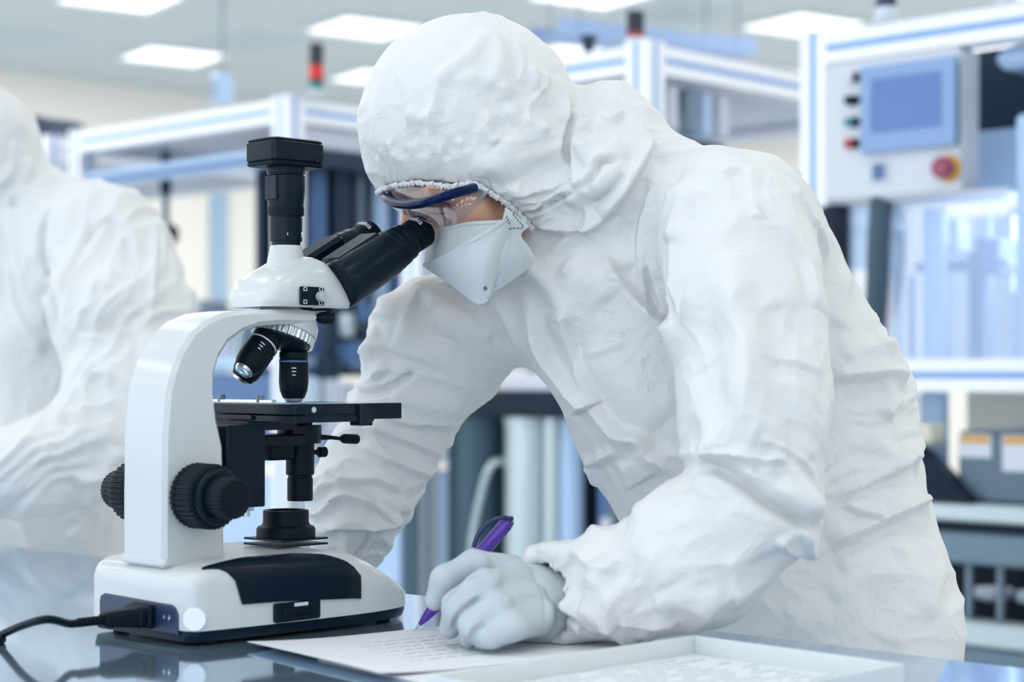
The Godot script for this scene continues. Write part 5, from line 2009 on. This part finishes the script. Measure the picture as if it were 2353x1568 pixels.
func machine_left() -> void:      # corner post at pixel 665
	var o := machine("aluminium-frame machine behind the microscope with a red and green signal tower on it", 3.96, -4.90)
	frame(o, Vector3(1.35, 2.105, 1.36), [0.86])
	slab(o, "roof_panel", "light_grey", Vector3(0.08, 2.06, -0.08), Vector3(1.27, 2.075, -1.28), 0.0)
	# rail under the roof on the open face, and on the sides
	slab(o, "cross_rail", "pale_blue", Vector3(0.02, 1.885, -0.08), Vector3(0.06, 1.945, -1.28))
	slab(o, "rail_groove", "mid_blue", Vector3(0.008, 1.902, -0.10), Vector3(0.022, 1.918, -1.26), 0.0)
	slab(o, "cross_rail", "pale_blue", Vector3(0.9, 1.84, -0.1), Vector3(0.95, 1.90, -1.26))
	rod(o, "lifting_rod", "mid_steel", [Vector3(0.35, 2.06, -1.20), Vector3(0.35, 1.62, -1.20)], 0.014)
	rod(o, "lifting_rod", "dark_steel", [Vector3(0.35, 2.03, -1.20), Vector3(0.35, 1.88, -1.20)], 0.024)
	slab(o, "gripper", "dark_steel", Vector3(0.3, 1.68, -1.24), Vector3(0.4, 1.76, -1.16), 0.02)
	# dark chamber on the far right with upright tubes
	slab(o, "chamber_top", "dark_steel", Vector3(0.1, 1.88, -0.01), Vector3(1.25, 1.945, -0.30))
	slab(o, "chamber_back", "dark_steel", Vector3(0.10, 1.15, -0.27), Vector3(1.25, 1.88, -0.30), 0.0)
	slab(o, "side_sheet", "light_grey", Vector3(0.08, 1.95, -0.03), Vector3(1.27, 2.02, -0.045), 0.0)
	var keys := ["pale_blue", "mid_blue", "dark_steel", "mid_steel", "pale_blue", "mid_blue", "pale_blue", "dark_steel", "light_steel", "mid_blue", "pale_blue"]
	for i in keys.size():
		var x := 0.14 + i * 0.098
		rod(o, "upright_tube", keys[i], [Vector3(x, 1.16, -0.12), Vector3(x, 1.88, -0.12)], 0.020 + 0.012 * ((i * 7) % 3))
	slab(o, "hanging_plate", "mid_blue", Vector3(0.25, 1.58, -0.32), Vector3(0.27, 1.88, -0.40))
	# modules on the deck, seen between the microscope's arm and the sleeve
	slab(o, "deck", "pale_blue", Vector3(0.0, 1.18, -0.08), Vector3(1.27, 1.22, -1.28))
	var rng := RandomNumberGenerator.new()
	rng.seed = 12
	for i in 9:
		var x := 0.1 + rng.randf() * 0.8
		var z := -0.12 - 1.0 * i / 8.0
		var hgt := 0.10 + rng.randf() * 0.18
		slab(o, "module", ["pale_blue", "mid_blue", "dark_steel", "light_grey"][i % 4], Vector3(x, 1.22, z), Vector3(x + 0.14, 1.22 + hgt, z - 0.09))
		rod(o, "module_pipe", ["mid_blue", "light_steel", "dark_steel"][i % 3], [Vector3(x, 1.22 + hgt * 0.6, z - 0.04), Vector3(x - 0.07, 1.22 + hgt * 0.7, z - 0.05), Vector3(x - 0.08, 1.22, z - 0.06)], 0.013)
	# clutter of valves and motors on the near side face
	for i in 7:
		var z := 0.05 + 0.05 * (i % 2)
		var x := 0.12 + 0.085 * i
		slab(o, "valve_block", ["dark_steel", "mid_blue", "dark_steel", "light_grey"][i % 4], Vector3(x, 1.14 + 0.05 * (i % 3), 0.005), Vector3(x + 0.06, 1.22 + 0.05 * (i % 3), 0.02 + z))
		rod(o, "motor", ["dark_steel", "light_steel", "mid_blue"][i % 3], [Vector3(x + 0.03, 1.24 + 0.05 * (i % 3), 0.04), Vector3(x + 0.03, 1.33 + 0.04 * (i % 3), 0.04)], 0.028)
	slab(o, "white_unit", "light_grey", Vector3(0.22, 0.98, 0.01), Vector3(0.46, 1.125, 0.10), 0.015)
	slab(o, "lower_door", "pale_blue", Vector3(0.01, 0.10, -0.09), Vector3(0.03, 0.80, -0.66))
	slab(o, "lower_door", "pale_blue", Vector3(0.01, 0.10, -0.68), Vector3(0.03, 0.80, -1.27))
	slab(o, "lower_side", "pale_blue", Vector3(0.09, 0.10, -0.02), Vector3(1.26, 0.80, -0.04))
	slab(o, "deck_front", "mid_blue", Vector3(0.015, 0.92, -0.09), Vector3(0.03, 1.16, -0.6))
	rod(o, "stop_button", "button_orange", [Vector3(0.03, 1.005, -0.20), Vector3(-0.02, 1.005, -0.20)], 0.020)
	var y := 2.117
	var b := hit_a(727, 222, 4.06)
	tower("signal tower with red and green lamps on the machine behind the microscope camera", R(4.06, y, b.y), [[Color(0.25, 0.55, 0.52), 0.022], [Color(0.10, 0.18, 0.22), 0.016], [Color(0.85, 0.16, 0.12), 0.046], [Color(0.07, 0.13, 0.18), 0.066]])

func machine_far_left() -> void:
	var o := machine("aluminium-frame machine at the far left, mostly hidden by the second worker", 3.96, -6.42)
	frame(o, Vector3(1.35, 2.105, 1.36), [0.86])
	slab(o, "roof_panel", "light_grey", Vector3(0.08, 2.06, -0.08), Vector3(1.27, 2.075, -1.28), 0.0)
	slab(o, "cross_rail", "pale_blue", Vector3(0.02, 1.885, -0.08), Vector3(0.06, 1.945, -1.28))
	slab(o, "lower_door", "dark_steel", Vector3(0.01, 0.10, -0.09), Vector3(0.03, 0.80, -1.27))
	slab(o, "work_head", "mid_blue", Vector3(0.1, 0.92, -0.2), Vector3(0.6, 1.3, -1.1), 0.02)
	slab(o, "deck", "dark_steel", Vector3(0.0, 0.90, -0.08), Vector3(1.27, 1.1, -1.28))
	var b := hit_a(112, 300, 4.3)
	b.y = -6.97
	var m := thing("fan_unit", "dark rounded fan unit on top of the machine at the far left", "fan", at(R(4.3, 2.117, b.y), room_basis()))
	part("housing", MB.new().prism(PackedVector2Array([Vector2(-0.2, 0), Vector2(0.2, 0), Vector2(0.185, 0.06), Vector2(0.14, 0.12), Vector2(0.05, 0.15), Vector2(-0.07, 0.15), Vector2(-0.15, 0.12), Vector2(-0.19, 0.06)]), 0.2, 0.01, Transform3D(Basis(Vector3.UP, PI / 2), Vector3.ZERO)).mesh(), mat("dark_steel", Color.WHITE), m)

func machine_middle() -> void:    # corner post at pixel 1485
	var o := machine("tall aluminium-frame machine behind the hooded worker, with dark cylinders and tanks in its base", 3.96, -3.30)
	frame(o, Vector3(1.45, 2.09, 1.02), [1.115])
	slab(o, "lower_beam", "aluminium", Vector3(0.0, 1.945, -0.08), Vector3(0.06, 1.995, -0.96))
	slab(o, "roof_panel", "light_grey", Vector3(0.08, 2.045, -0.08), Vector3(1.37, 2.06, -0.96), 0.0)
	slab(o, "duct", "dark_steel", Vector3(0.12, 1.74, -0.10), Vector3(0.52, 1.86, -0.55), 0.02)
	slab(o, "spindle_head", "dark_steel", Vector3(0.3, 1.66, -0.12), Vector3(0.75, 1.76, -0.5), 0.02)
	slab(o, "blue_guard", "pale_blue", Vector3(0.1, 1.50, -0.025), Vector3(1.36, 1.70, -0.04), 0.0)
	for i in 4:
		slab(o, "upright_profile", ["light_grey", "mid_steel", "pale_blue", "light_grey"][i], Vector3(0.14 + i * 0.08, 1.86, -0.03), Vector3(0.18 + i * 0.08, 1.99, -0.07))
	slab(o, "wide_rail", "mid_blue", Vector3(0.6, 1.72, -0.0), Vector3(1.36, 1.78, -0.03))
	slab(o, "wide_rail", "pale_blue", Vector3(0.5, 1.63, -0.0), Vector3(1.36, 1.67, -0.03))
	# base seen between the two arms
	slab(o, "bench_edge", "light_grey", Vector3(-0.02, 1.105, -0.05), Vector3(1.4, 1.16, -1.0))
	slab(o, "dark_beam", "button_dark", Vector3(-0.045, 1.03, -0.09), Vector3(-0.03, 1.108, -0.98))
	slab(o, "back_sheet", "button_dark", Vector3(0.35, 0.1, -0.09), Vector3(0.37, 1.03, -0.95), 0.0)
	rod(o, "tank", "mid_steel_dark", [Vector3(0.14, 0.12, -0.80), Vector3(0.14, 1.03, -0.80)], 0.105)
	rod(o, "tank", "light_steel", [Vector3(0.10, 0.12, -0.535), Vector3(0.10, 1.03, -0.535)], 0.088)
	rod(o, "tank_lid", "light_steel", [Vector3(0.10, 1.0, -0.535), Vector3(0.10, 1.035, -0.535)], 0.092)
	rod(o, "column", "light_steel", [Vector3(0.05, 0.12, -0.405), Vector3(0.05, 1.03, -0.405)], 0.03)
	rod(o, "column", "pale_blue", [Vector3(0.07, 0.12, -0.345), Vector3(0.07, 1.03, -0.345)], 0.036)
	rod(o, "column", "mid_blue", [Vector3(0.12, 0.12, -0.25), Vector3(0.12, 1.03, -0.25)], 0.03)
	rod(o, "column", "mid_steel", [Vector3(0.08, 0.12, -0.19), Vector3(0.08, 0.98, -0.19)], 0.018)
	rod(o, "column", "mid_blue", [Vector3(0.16, 0.12, -0.13), Vector3(0.16, 1.03, -0.13)], 0.02)
	for y in [0.72, 0.66]:
		part("gauge", MB.new().lathe([Vector2(0.0, 0.022), Vector2(0.016, 0.02), Vector2(0.02, 0.0), Vector2(0.016, -0.02), Vector2(0, -0.022)], 18, at(Vector3(0.06, y, -0.20))).mesh(70), mat("light_grey", Color.WHITE), o)
	rod(o, "curved_pipe", "light_steel", catmull([Vector3(0.02, 0.30, -0.745), Vector3(0.02, 0.62, -0.72), Vector3(0.02, 0.78, -0.68), Vector3(0.02, 0.865, -0.645), Vector3(0.04, 0.89, -0.625), Vector3(0.09, 0.88, -0.61)], 6), 0.013)
	slab(o, "side_panel", "pale_blue", Vector3(-0.06, 0.08, -0.965), Vector3(-0.045, 1.03, -1.22))
	slab(o, "dark_post", "mid_steel_dark", Vector3(-0.045, 0.08, -0.90), Vector3(-0.03, 1.03, -0.96))
	var b := hit_a(1460, 125, 4.02)
	tower("dark signal tower with a red lamp on the machine behind the worker's shoulder", R(4.02, 2.1045, b.y), [[Color(0.62, 0.16, 0.18), 0.014], [Color(0.06, 0.12, 0.20), 0.05]], 0.027)
	b = hit_a(1352, 140, 4.02)
	var k := thing("camera_mount", "short dark camera mount on the beam between two ceiling lights", "mount", at(R(4.02, 2.09, b.y), room_basis()))
	part("base", MB.new().lathe([Vector2(0.03, 0), Vector2(0.03, 0.01), Vector2(0.018, 0.014)], 20).mesh(), mat("light_grey", Color.WHITE), k)
	part("body", MB.new().lathe([Vector2(0.017, 0.01), Vector2(0.018, 0.045), Vector2(0.026, 0.05), Vector2(0.026, 0.062), Vector2(0, 0.064)], 20).mesh(), mat("dark_steel", Color.WHITE), k)

func machine_right() -> void:     # corner post at pixel 1890
	# origin: far-left corner of the frame, which runs towards the camera along +b
	var o := machine("aluminium-frame machine with a control panel and glass guards on the right edge of the picture", 3.96, -1.30)
	frame(o, Vector3(1.35, 2.04, 1.48), [1.155])
	var z0 := -1.48
	# control panel, hung in the frame beside the left post
	var cp := slab(o, "control_panel", "panel_grey", Vector3(-0.012, 1.60, z0 + 0.085), Vector3(0.09, 1.955, z0 + 0.475), 0.008)
	cp.set_meta("label", "grey control panel with a touch screen, buttons and a red stop button")
	var on := func(px: float, py: float) -> Vector3:
		var q := hit_a(px, py, 3.96 - 0.012)
		return Vector3(-0.012, q.x, q.y + 1.30)
	var quad_box := func(called: String, key: String, x0: float, y0: float, x1: float, y1: float, deep: float, lift: float) -> MeshInstance3D:
		var p: Vector3 = on.call(x0, y0)
		var q: Vector3 = on.call(x1, y1)
		return slab(cp, called, key, Vector3(p.x - lift, p.y, p.z), Vector3(p.x - lift - deep, q.y, q.z), 0.002)
	quad_box.call("screen_bezel", "bezel_blue", 1987, 158, 2204, 334, 0.022, 0.0)
	quad_box.call("screen_side", "mid_steel", 2196, 142, 2207, 334, 0.012, 0.0)
	quad_box.call("screen", "screen_blue", 2012, 186, 2174, 291, 0.002, 0.022)
	for q in [[1957, 180, "light_grey"], [1957, 232, "button_dark"], [1957, 282, "button_teal"], [1957, 331, "button_red"]]:
		var p: Vector3 = on.call(q[0], q[1])
		rod(cp, "push_button", q[2], [p, p + Vector3(-0.018, 0, 0)], 0.0125)
		rod(cp, "button_collar", "button_dark", [p + Vector3(0, 0, 0.012), p + Vector3(-0.008, 0, 0.012)], 0.0135)
	var ks: Vector3 = on.call(2022, 395)
	slab(cp, "key_switch_plate", "light_grey", ks + Vector3(0.0, -0.028, -0.026), ks + Vector3(-0.006, 0.028, 0.026), 0.003)
	slab(cp, "key_switch", "mid_blue", ks + Vector3(-0.004, -0.019, -0.017), ks + Vector3(-0.012, 0.019, 0.017), 0.002)
	var es: Vector3 = on.call(2182, 388)
	part("stop_ring", MB.new().lathe([Vector2(0.034, 0), Vector2(0.034, 0.006), Vector2(0.027, 0.008), Vector2(0.018, 0.010)], 32, along(es, Vector3(-1, 0, 0))).mesh(), mat("ring_yellow", Color.WHITE), cp)
	part("stop_stem", MB.new().lathe([Vector2(0.018, 0.006), Vector2(0.016, 0.03)], 24, along(es, Vector3(-1, 0, 0))).mesh(), mat("button_dark", Color.WHITE), cp)
	part("stop_button", MB.new().lathe([Vector2(0.020, 0.028), Vector2(0.0265, 0.030), Vector2(0.0265, 0.042), Vector2(0.022, 0.050), Vector2(0, 0.052)], 32, along(es, Vector3(-1, 0, 0))).mesh(), mat("button_mauve", Color.WHITE), cp)
	# under the panel
	slab(o, "cable_box", "dark_steel", Vector3(-0.01, 1.40, z0 + 0.005), Vector3(0.06, 1.59, z0 + 0.115))
	slab(o, "cable_box_side", "button_dark", Vector3(-0.015, 1.40, z0 + 0.085), Vector3(0.06, 1.592, z0 + 0.118), 0.0)
	rod(o, "conduit", "conduit_grey", catmull([Vector3(0.02, 1.61, z0 + 0.235), Vector3(0.0, 1.50, z0 + 0.24), Vector3(0.0, 1.38, z0 + 0.235), Vector3(0.02, 1.27, z0 + 0.215), Vector3(0.04, 1.10, z0 + 0.20)], 6), 0.029)
	# chamber beside the panel
	slab(o, "chamber_wall", "dark_steel", Vector3(0.26, 1.62, z0 + 0.36), Vector3(0.28, 1.99, z0 + 1.4), 0.0)
	slab(o, "chamber_wall", "pale_blue", Vector3(0.24, 1.60, z0 + 0.36), Vector3(0.26, 1.78, z0 + 0.64), 0.0)
	slab(o, "lamp_hood", "pale_blue", Vector3(0.05, 1.90, z0 + 0.53), Vector3(0.2, 1.95, z0 + 1.2), 0.02)
	slab(o, "spindle", "button_dark", Vector3(0.08, 1.76, z0 + 0.64), Vector3(0.18, 1.87, z0 + 0.76), 0.01)
	slab(o, "column", "pale_blue", Vector3(0.02, 1.16, z0 + 0.605), Vector3(0.14, 1.78, z0 + 0.80), 0.01)
	rod(o, "column_end", "chrome", [Vector3(0.04, 1.76, z0 + 0.69), Vector3(0.04, 1.83, z0 + 0.69)], 0.016)
	slab(o, "panel_shelf", "light_grey", Vector3(0.0, 1.595, z0 + 0.08), Vector3(0.2, 1.604, z0 + 0.6), 0.0)
	# glazed working space
	slab(o, "rear_panel", "panel_pale", Vector3(0.62, 1.18, -0.06), Vector3(0.64, 1.6, z0 + 0.06), 0.0)
	for i in 10:
		var z := z0 + 0.15 + i * 0.075
		rod(o, "guide_rod", ["pale_blue", "light_grey", "mid_blue", "pale_blue"][i % 4], [Vector3(0.3 + 0.04 * (i % 3), 1.18, z), Vector3(0.3 + 0.04 * (i % 3), 1.42 + 0.05 * (i % 4), z)], 0.012 + 0.006 * (i % 3))
	slab(o, "cross_slide", "mid_blue", Vector3(0.2, 1.425, z0 + 0.22), Vector3(0.28, 1.45, z0 + 0.48))
	slab(o, "slide_head", "mid_blue", Vector3(0.18, 1.41, z0 + 0.42), Vector3(0.29, 1.50, z0 + 0.47))
	slab(o, "white_block", "light_grey", Vector3(0.2, 1.47, z0 + 0.30), Vector3(0.3, 1.56, z0 + 0.345))
	slab(o, "turning_wheel", "mid_blue", Vector3(0.25, 1.2, z0 + 0.55), Vector3(0.33, 1.36, z0 + 0.70), 0.03)
	part("glare_panel_back", MB.new().box(Vector3(0.03, 0.24, 0.40), 0.008, at(Vector3(0.37, 1.47, z0 + 0.60))).mesh(), mat("light_grey", Color.WHITE), o)  # backing of the added glare panel
	part("glare_panel", MB.new().box(Vector3(0.012, 0.20, 0.36), 0.004, at(Vector3(0.35, 1.47, z0 + 0.60))).mesh(), glow("glare_white", Color(0.95, 0.98, 1.0), 3.0), o)  # glowing panel added to imitate glare off a bright surface, no real lamp
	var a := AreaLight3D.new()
	a.name = "glare_light"  # added light that goes with the glare panel
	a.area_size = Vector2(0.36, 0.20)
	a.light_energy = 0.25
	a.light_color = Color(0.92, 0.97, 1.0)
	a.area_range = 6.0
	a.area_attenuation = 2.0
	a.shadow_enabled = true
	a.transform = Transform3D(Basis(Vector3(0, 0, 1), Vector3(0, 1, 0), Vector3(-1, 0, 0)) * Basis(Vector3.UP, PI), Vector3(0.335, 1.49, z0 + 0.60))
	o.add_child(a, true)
	pane(o, Vector3(0.03, 1.195, z0 + 0.13), Vector3(0.036, 1.59, -0.09))
	# lower half: steel housing with warning labels, rails, dark openings
	slab(o, "bright_tray", "panel_cream", Vector3(0.5, 0.98, z0 + 0.2), Vector3(0.52, 1.11, -0.1), 0.0)
	slab(o, "inner_post", "pale_blue", Vector3(0.1, 0.86, z0 + 0.30), Vector3(0.14, 1.58, z0 + 0.36))
	slab(o, "dark_inner_post", "mid_blue", Vector3(0.16, 0.9, z0 + 0.26), Vector3(0.18, 1.11, z0 + 0.29))
	var hous := slab(o, "steel_housing", "housing_grey", Vector3(0.02, 0.845, z0 + 0.45), Vector3(0.5, 1.02, -0.1), 0.01)
	part("sloping_guard", MB.new().prism(PackedVector2Array([Vector2(0, 0), Vector2(0.30, 0), Vector2(0.16, 0.12), Vector2(0.02, 0.19), Vector2(0, 0.19)]), 0.06, 0.004, Transform3D(Basis(Vector3(0, 0, 1), Vector3.UP, Vector3(-1, 0, 0)), Vector3(0.01, 0.845, z0 + 0.22))).mesh(), mat("button_dark", Color.WHITE), o)
	slab(o, "cream_cover", "panel_cream", Vector3(-0.02, 0.985, z0 + 0.345), Vector3(0.06, 1.035, z0 + 0.40), 0.008)
	for i in 2:
		var zz := z0 + 0.46 + i * 0.115
		var lab := slab(hous, "warning_label", "light_grey", Vector3(0.016, 0.955 - i * 0.03, zz), Vector3(0.0195, 1.012, zz + 0.085), 0.0)
		slab(lab, "label_band", "ring_yellow", Vector3(0.0145, 0.99, zz + 0.004), Vector3(0.016, 1.009, zz + 0.081), 0.0)
	for q in [[0.80, 0.845, "light_steel"], [0.775, 0.798, "button_dark"], [0.695, 0.775, "mid_steel"], [0.50, 0.56, "light_steel"], [0.45, 0.497, "mid_steel"]]:
		slab(o, "rail", q[2], Vector3(-0.02 if q[2] == "light_steel" else 0.0, q[0], z0 + 0.09), Vector3(0.06, q[1], -0.09), 0.006)
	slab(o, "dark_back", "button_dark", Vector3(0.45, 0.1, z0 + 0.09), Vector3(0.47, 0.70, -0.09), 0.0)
	for i in 9:
		slab(o, "upright_bar", "mid_steel", Vector3(0.03, 0.56, z0 + 0.38 + i * 0.085), Vector3(0.05, 0.70, z0 + 0.397 + i * 0.085), 0.003)
	for i in 3:
		part("round_bowl", MB.new().lathe([Vector2(0.02, 0.0), Vector2(0.05, 0.01), Vector2(0.052, 0.03), Vector2(0.046, 0.034), Vector2(0, 0.034)], 28, at(Vector3(0.16, 0.59, z0 + 0.47 + i * 0.12))).mesh(70), mat("bowl_white", Color.WHITE), o)
	rod(o, "indicator", "button_orange", [Vector3(0.02, 0.67, z0 + 0.36), Vector3(-0.005, 0.67, z0 + 0.36)], 0.007)
	slab(o, "plinth", "dark_steel", Vector3(0.0, 0.02, z0 + 0.09), Vector3(0.3, 0.43, -0.09))
	var b := hit_a(2036, 62, 4.02)
	tower("blue and white signal tower cut off by the top edge above the control panel", R(4.02, 2.052, b.y), [[Color(0.80, 0.85, 0.92), 0.022], [Color(0.06, 0.12, 0.22), 0.022], [Color(0.55, 0.65, 0.78), 0.03], [Color(0.06, 0.12, 0.22), 0.05]], 0.028)
	b = hit_a(2313, 40, 4.02)
	tower("signal tower with a bright red lamp cut off by the top right corner", R(4.02, 2.052, b.y), [[Color(0.85, 0.14, 0.12), 0.02], [Color(0.35, 0.10, 0.14), 0.05], [Color(0.06, 0.12, 0.22), 0.05]], 0.021)

func hall() -> void:
	# cable tray under the ceiling
	var p := Vector3((1250.0 - CX) / FOCAL * 10.0, EYE + 790.0 / FOCAL * 10.0, -10.0)
	var q := Vector3((1700.0 - CX) / FOCAL * 10.65, EYE + 790.0 / FOCAL * 10.0, -10.65)
	var e := (q - p).normalized()
	var tb := Basis(e, Vector3.UP, e.cross(Vector3.UP))
	var o := thing("cable_tray", "pale blue cable tray hanging under the ceiling above the worker's back", "cable tray", at((p + q) * 0.5, tb))
	var L := p.distance_to(q)
	slab(o, "tray_floor", "tray_blue", Vector3(-L * 0.5, -0.04, -0.15), Vector3(L * 0.5, -0.03, 0.15), 0.0)
	for s in [-1, 1]:
		slab(o, "tray_side", "tray_blue", Vector3(-L * 0.5, -0.04, s * 0.15), Vector3(L * 0.5, 0.045, s * 0.158), 0.0)
		for t in [-0.4, 0.4]:
			rod(o, "hanger", "mid_steel", [Vector3(L * t, -0.03, s * 0.154), Vector3(L * t, CEIL - p.y, s * 0.154)], 0.005)
	# outlets in the ceiling
	for v in [[45, 88, "square air outlet in the ceiling in the top left corner"], [575, 96, "square air outlet in the ceiling above the machine with the red lamp"], [1560, 32, "square air outlet in the ceiling above the cable tray"]]:
		var d: float = (CEIL - EYE) * FOCAL / (CY - v[1])
		var c := Vector3((v[0] - CX) / FOCAL * d, CEIL, -d)
		var vent := thing("air_outlet", v[2], "air vent", at(c, room_basis()), "air outlets in the ceiling")
		for s in [[0.0, 0.28, 0.6, 0.04], [0.0, -0.28, 0.6, 0.04], [0.28, 0.0, 0.04, 0.52], [-0.28, 0.0, 0.04, 0.52]]:
			slab(vent, "frame", "vent_grey", Vector3(s[0] - s[2] * 0.5, -0.012, s[1] - s[3] * 0.5), Vector3(s[0] + s[2] * 0.5, 0.0, s[1] + s[3] * 0.5), 0.002)
		for i in 8:
			slab(vent, "slat", "vent_grey", Vector3(-0.26, -0.010, -0.23 + i * 0.064), Vector3(0.26, -0.004, -0.19 + i * 0.064), 0.001)
	# far left wall: pale blue uprights between cream panels
	for i in 9:
		var a := 5.17 + i * 1.0
		var m := struct("trim_%d" % (i + 1), MB.new().box(Vector3(0.16, 2.9, 0.05), 0.004, at(R(a, 1.45, -12.225), room_basis())).mesh(), mat("wall_trim", Color(0.62, 0.74, 0.84), 0.6))
		m.set_meta("kind", "structure")
	var where := Vector3((510.0 - CX) / FOCAL * 11.0, EYE + (860.0 - 236.0) / FOCAL * 11.0, -11.0)
	var u := thing("air_unit", "pale blue unit hanging above the left machine's beam, left of the signal tower", "air unit", at(where, room_basis()))
	slab(u, "housing", "pale_blue", Vector3(-0.055, 0.0, -0.055), Vector3(0.055, 0.17, 0.055), 0.012)
	rod(u, "hanger", "mid_steel", [Vector3(0, 0.16, 0), Vector3(0, CEIL - where.y, 0)], 0.008)
	for i in 4:
		slab(u, "louvre", "mid_steel", Vector3(-0.06, 0.03 + i * 0.03, -0.04), Vector3(-0.053, 0.045 + i * 0.03, 0.04), 0.001)
